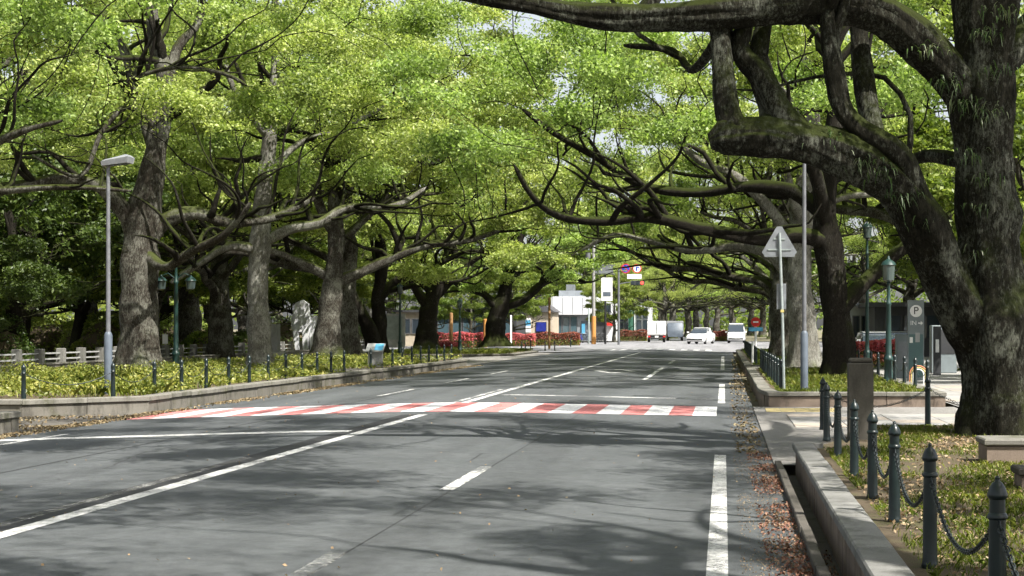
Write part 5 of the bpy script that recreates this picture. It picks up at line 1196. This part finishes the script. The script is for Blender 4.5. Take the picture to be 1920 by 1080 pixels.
# poles and hanging signs at the junction
Y = 133; t = thing('utility_pole', 'utility pole with orange guard sleeve at the far corner', 'pole', (bX(1113, Y), Y, .25))
MB().lathe([(.17, 0), (.15, 4), (.12, 9.5)], 12).build('pole', 'concrete', t, smooth=True); MB().lathe([(.21, .02), (.21, 2.5)], 12).build('guard_sleeve', 'orange_guard', t, smooth=True)
for zz in (6.2, 7.0): MB().box(-.05, 1.9, -.04, .04, zz, zz + .09).build('cross_arm', 'pole_grey', t)
MB().box(.15, 1.75, -.1, -.05, 6.30, 6.98).build('direction_sign', 'sign_back', t)
MB().lathe([(.22, 0), (.22, .9)], 10, (-.5, 0, 7.3)).build('transformer', 'pole_grey', t, smooth=True)
t = thing('hanging_sign', 'white signboard hung on a dark pole above the shops', 'sign', (bX(1135, Y + 2), Y + 2, .25))
MB().lathe([(.10, 0), (.08, 6.2)], 10).build('pole', 'black_plastic', t, smooth=True); MB().box(-.35, .65, -.14, -.085, 3.9, 6.0).build('signboard', 'white_paint', t); MB().box(-.2, .5, -.15, -.141, 4.3, 4.7).build('blue_mark', 'pole_blue', t)
Y = 130; t = thing('traffic_signal', 'red-lit horizontal traffic signal with round blue no-stopping sign above', 'traffic signal', (bX(1160, Y), Y, .22))
MB().lathe([(.11, 0), (.09, 6.6)], 10).build('mast', 'pole_grey', t, smooth=True); MB().tube([(0, 0, 5.3), (.8, 0, 5.45), (2.2, 0, 5.5)], .04, 8).build('arm', 'pole_grey', t, smooth=True)
hd = MB().box(1.05, 2.25, -.22, -.02, 5.2, 5.6, bev=.04).build('signal_head', 'panel_dark', t)
for k, m in enumerate(('glass_dark', 'glass_dark', 'signal_red')): disc(MB(), 1.25 + k * .4, -.235, 5.4, .15, .012).build('signal_lens', m, hd)
MB().box(.75, 2.0, -.12, -.08, 5.75, 6.15).build('street_name_plate', 'white_paint', t)
d = disc(MB(), .62, -.10, 6.65, .42, .03).build('no_stopping_sign', 'red_paint', t); disc(MB(), .62, -.105, 6.65, .34, .004).build('blue_field', 'blue_paint', d)
MB().side([(.37, 6.84), (.43, 6.90), (.87, 6.46), (.81, 6.40)], -.112, -.106).build('red_bar', 'red_paint', d)
d = disc(MB(), 1.6, -.10, 6.65, .40, .03).build('second_round_sign', 'red_paint', t); disc(MB(), 1.6, -.105, 6.65, .31, .004).build('white_field', 'white_paint', d)
MB().side([(1.5, 6.45), (1.62, 6.45), (1.62, 6.7), (1.8, 6.7), (1.8, 6.8), (1.5, 6.8)], -.112, -.106).build('symbol', 'blue_paint', d)
MB().box(.0, 2.0, -.05, -.01, 6.6, 6.68).build('sign_arm', 'pole_grey', t)
for (px, Y, h, m, lab, w) in ((1030, 116, 4.0, 'wood', 'tall thin brown post at the tip of the island kerb', .09), (846, 120, 2.8, 'wood', 'tan wooden post in the azalea strip', .14), (910, 121, 2.3, 'orange_guard', 'orange-brown post left of the black island trunk', .16), (958, 126, 2.6, 'white_paint', 'thin white post right of the black island trunk', .08), (1104, 140, 3.3, 'pole_galv', 'thin pale blue post beside the utility pole', .08)):
    t = thing('post', lab, 'post', (bX(px, Y), Y, float(zoff(Y)) - .03)); MB().lathe([(w, 0), (w, h), (w * .6, h + .05)], 10).build('shaft', m, t, smooth=True); MB().lathe([(w * 1.3, -.02), (w * 1.3, .06)], 10).build('collar', 'concrete', t)
for i, (px, Y) in enumerate([(985, 104), (1022, 112), (1040, 112), (978, 108), (995, 116), (1070, 124)]):
    bollard((bX(px, Y), Y, float(zoff(Y)) - .03), f'thin barrier bollard at the junction corner, {["leftmost front", "left of the brown post", "right of the brown post", "leftmost rear", "behind the front one", "farthest right"][i]}', 'bollards at the junction corner', None, False)
# bicycles parked by the shop
def bicycle(loc, rz, lab, m):
    t = thing('bicycle', lab, 'bicycle', loc, rz, 'bicycles parked by the shops')
    for yy in (-.52, .52):
        w = MB().tube([(0, yy + .32 * math.cos(a), .34 + .32 * math.sin(a)) for a in np.linspace(0, 6.283, 19)[:-1]], .02, 6, True).build('wheel', 'rubber', t)
    f = MB(); [f.tube([a, b], .018, 6) for a, b in (((0, -.52, .34), (0, -.1, .32)), ((0, -.1, .32), (0, -.2, .8)), ((0, -.1, .32), (0, .38, .78)), ((0, -.2, .74), (0, .38, .82)), ((0, .38, .95), (0, .52, .34)), ((0, -.52, .34), (0, -.2, .74)))]
    f.build('frame', m, t); MB().box(-.07, .07, -.34, -.1, .82, .88, bev=.02).build('saddle', 'black_plastic', t); MB().tube([(-.26, .3, .98), (0, .4, .97), (.26, .3, .98)], .014, 6).build('handlebar', 'rim', t)
for i, (px, Y, rz, m) in enumerate([(1082, 152, .5, 'car_silver'), (1090, 152.5, .3, 'blue_paint'), (1097, 153, .6, 'black_plastic'), (1122, 160, .4, 'car_silver'), (1134, 160, .5, 'black_plastic')]):
    bicycle((bX(px, Y), Y, float(zoff(Y)) - .04), rz, f'{["silver", "blue", "black", "silver", "black"][i]} bicycle parked {"left" if i < 3 else "right"} of the utility pole', m)

# ------------------------------------------------------------------ vehicles (front towards -Y)
def loft(mb, secs):
    """secs: list of rings, each a list of (x,y,z) with equal count"""
    n = len(secs[0]); vs = [p for s in secs for p in s]
    fs = [(i * n + k, i * n + (k + 1) % n, (i + 1) * n + (k + 1) % n, (i + 1) * n + k) for i in range(len(secs) - 1) for k in range(n)]
    return mb.add(vs, fs + [tuple(range(n - 1, -1, -1)), tuple((len(secs) - 1) * n + k for k in range(n))])
def ring(w, y, z0, z1, b=.12):
    return [(-w + b * .6, y, z0), (w - b * .6, y, z0), (w, y, z0 + b), (w, y, z1 - b * 1.2), (w - b, y, z1), (-w + b, y, z1), (-w, y, z1 - b * 1.2), (-w, y, z0 + b)]
def car(name, lab, loc, rz, body_m, kind='hatch', group=None):
    t = thing(name, lab, {'hatch': 'car', 'van': 'van'}[kind], loc, rz, group)
    if kind == 'hatch':
        L, wd, bz, rz_ = 4.4, .87, .95, 1.50
        bod = [(-2.2, .70, .32, .66), (-2.12, .80, .24, .74), (-1.9, .86, .20, .82), (-1.2, .87, .19, .93), (-.9, .87, .19, .96), (1.5, .87, .19, 1.0), (2.0, .85, .24, 1.0), (2.15, .78, .34, .9)]
        cab = [(-1.0, .78, .94, .965), (-.15, .66, .96, 1.44), (.25, .64, .97, 1.48), (1.0, .63, .98, 1.45), (2.0, .70, .98, 1.05)]; roof = [(-.2, .62, 1.435, 1.47), (.3, .61, 1.47, 1.51), (1.05, .60, 1.45, 1.48), (1.5, .6, 1.27, 1.31)]
    else:
        L, wd, bz, rz_ = 4.7, .85, 1.05, 1.95
        bod = [(-2.35, .74, .36, .78), (-2.28, .82, .26, .95), (-2.0, .85, .22, 1.08), (-1.5, .85, .21, 1.12), (2.2, .85, .22, 1.12), (2.35, .82, .3, 1.05)]
        cab = [(-2.05, .78, 1.06, 1.10), (-1.35, .72, 1.1, 1.84), (-1.1, .71, 1.1, 1.88), (2.1, .71, 1.1, 1.88), (2.3, .74, 1.1, 1.3)]; roof = [(-1.4, .69, 1.82, 1.87), (-1.0, .69, 1.87, 1.93), (2.0, .69, 1.87, 1.93), (2.15, .69, 1.8, 1.85)]
    bo = loft(MB(), [ring(w, y, a, b) for y, w, a, b in bod]).build('body', body_m, t, smooth=True)
    loft(MB(), [ring(w, y, a, b, .02) for y, w, a, b in cab]).build('windows', 'glass_dark', t, smooth=True)
    loft(MB(), [ring(w, y, a, b, .015) for y, w, a, b in roof]).build('roof', body_m, t, smooth=True)
    fy = bod[1][0]
    for s in (-1, 1):
        for y in (-1.35, 1.35):
            wh = MB().wheel(s * (wd - .10), y, .31, .31, .2).build('wheel', 'rubber', t, smooth=True); MB().wheel(s * (wd - .03), y, .31, .19, .1, 12).build('rim', 'rim', wh, smooth=True)
        z = .66 if kind == 'hatch' else .80
        MB().box(s * .62 - .17, s * .62 + .17, fy - .06, fy + .14, z - .07, z + .07, bev=.03).build('headlight', 'head_lens', t)
        MB().box(s * (wd + .1) - .09, s * (wd + .1) + .09, -1.0 if kind == 'hatch' else -1.55, (-1.0 if kind == 'hatch' else -1.55) + .12, 1.0, 1.13, bev=.02).build('mirror', body_m, t)
        y0, y1 = (-.55, .75) if kind == 'hatch' else (-1.1, 1.9)
        pr = (.3, .7) if kind == 'hatch' else (-.2, .9)
        for py in pr: MB().tube([(s * (wd - .06), py, 1.0), (s * (wd - .2), py + .1, 1.44 if kind == 'hatch' else 1.84)], .03, 4).build('pillar', body_m, t)
    MB().box(-.4, .4, bod[0][0] - .03, bod[0][0] + .1, .34, .46, bev=.02).build('grille', 'black_plastic', t)
    for s in (-1, 1): MB().box(s * .55 - .16, s * .55 + .16, bod[0][0] - .025, bod[0][0] + .2, .36, .48, bev=.02).build('air_intake', 'black_plastic', t)
    MB().box(-.17, .17, bod[0][0] - .05, bod[0][0] - .031, .46, .60).build('number_plate', 'white_paint', t)
    return t
zf = float(zoff(140)) + .02
car('car', 'white hatchback driving towards the viewer at the junction', (bX(1314, 138), 138, zf), math.radians(-14), 'car_white')
car('van', 'white one-box van waiting at the right of the junction', (bX(1381, 148), 148, zf), math.radians(-2), 'car_white', 'van')
car('parked_car', 'silver car parked behind the right azalea strip', (bX(1640, 74), 74, .0), math.radians(5), 'car_silver')
car('parked_car', 'dark car parked behind the green lantern post', (bX(1690, 75), 75, .0), math.radians(-5), 'car_dark')
def truck(lab, loc, rz, bm, cm, s=1.0):
    """box truck seen from behind: rear towards -Y"""
    t = thing('truck', lab, 'truck', loc, rz); t.scale = (s, s, s)
    b = MB().box(-.92, .92, -1.6, 1.7, .75, 2.15, bev=.03).build('cargo_box', bm, t)
    for x in (-.46, .46): MB().box(x - .43, x + .43, -1.635, -1.602, .85, 2.08, bev=.01).build('rear_door', bm, t)
    for x in (-.05, .05): MB().tube([(x, -1.66, .9), (x, -1.66, 2.0)], .015, 6).build('door_bar', 'pole_galv', t)
    MB().box(-.85, .85, -1.55, 3.3, .5, .74).build('chassis', 'black_plastic', t)
    c = loft(MB(), [ring(.85, 1.85, .55, 1.95), ring(.85, 2.9, .5, 1.95), ring(.8, 3.45, .45, 1.2)]).build('cab', cm, t, smooth=True); MB().box(-.7, .7, 1.83, 1.845, 1.3, 1.8).build('rear_window', 'glass_dark', c)
    for sx in (-1, 1):
        for y in (-.8, 2.5):
            w = MB().wheel(sx * .76, y, .31, .31, .22).build('wheel', 'rubber', t, smooth=True); MB().wheel(sx * .84, y, .31, .18, .1, 12).build('rim', 'rim', w, smooth=True)
        MB().box(sx * .75 - .12, sx * .75 + .12, -1.62, -1.56, .55, .68).build('tail_light', 'red_paint', t)
    MB().box(-.17, .17, -1.58, -1.56, .52, .68).build('number_plate', 'white_paint', t); MB().box(-.9, .9, -1.6, -1.5, .38, .48, bev=.01).build('bumper', 'black_plastic', t)
truck('small white box truck seen from behind on the junction', (bX(1231, 150), 150, zf), math.radians(3), 'car_white', 'car_white')
truck('blue-cabbed flat-fronted truck half hidden right of the white box truck', (bX(1264, 168), 170, zf), math.pi + .05, 'car_silver', 'pole_blue', 1.05)
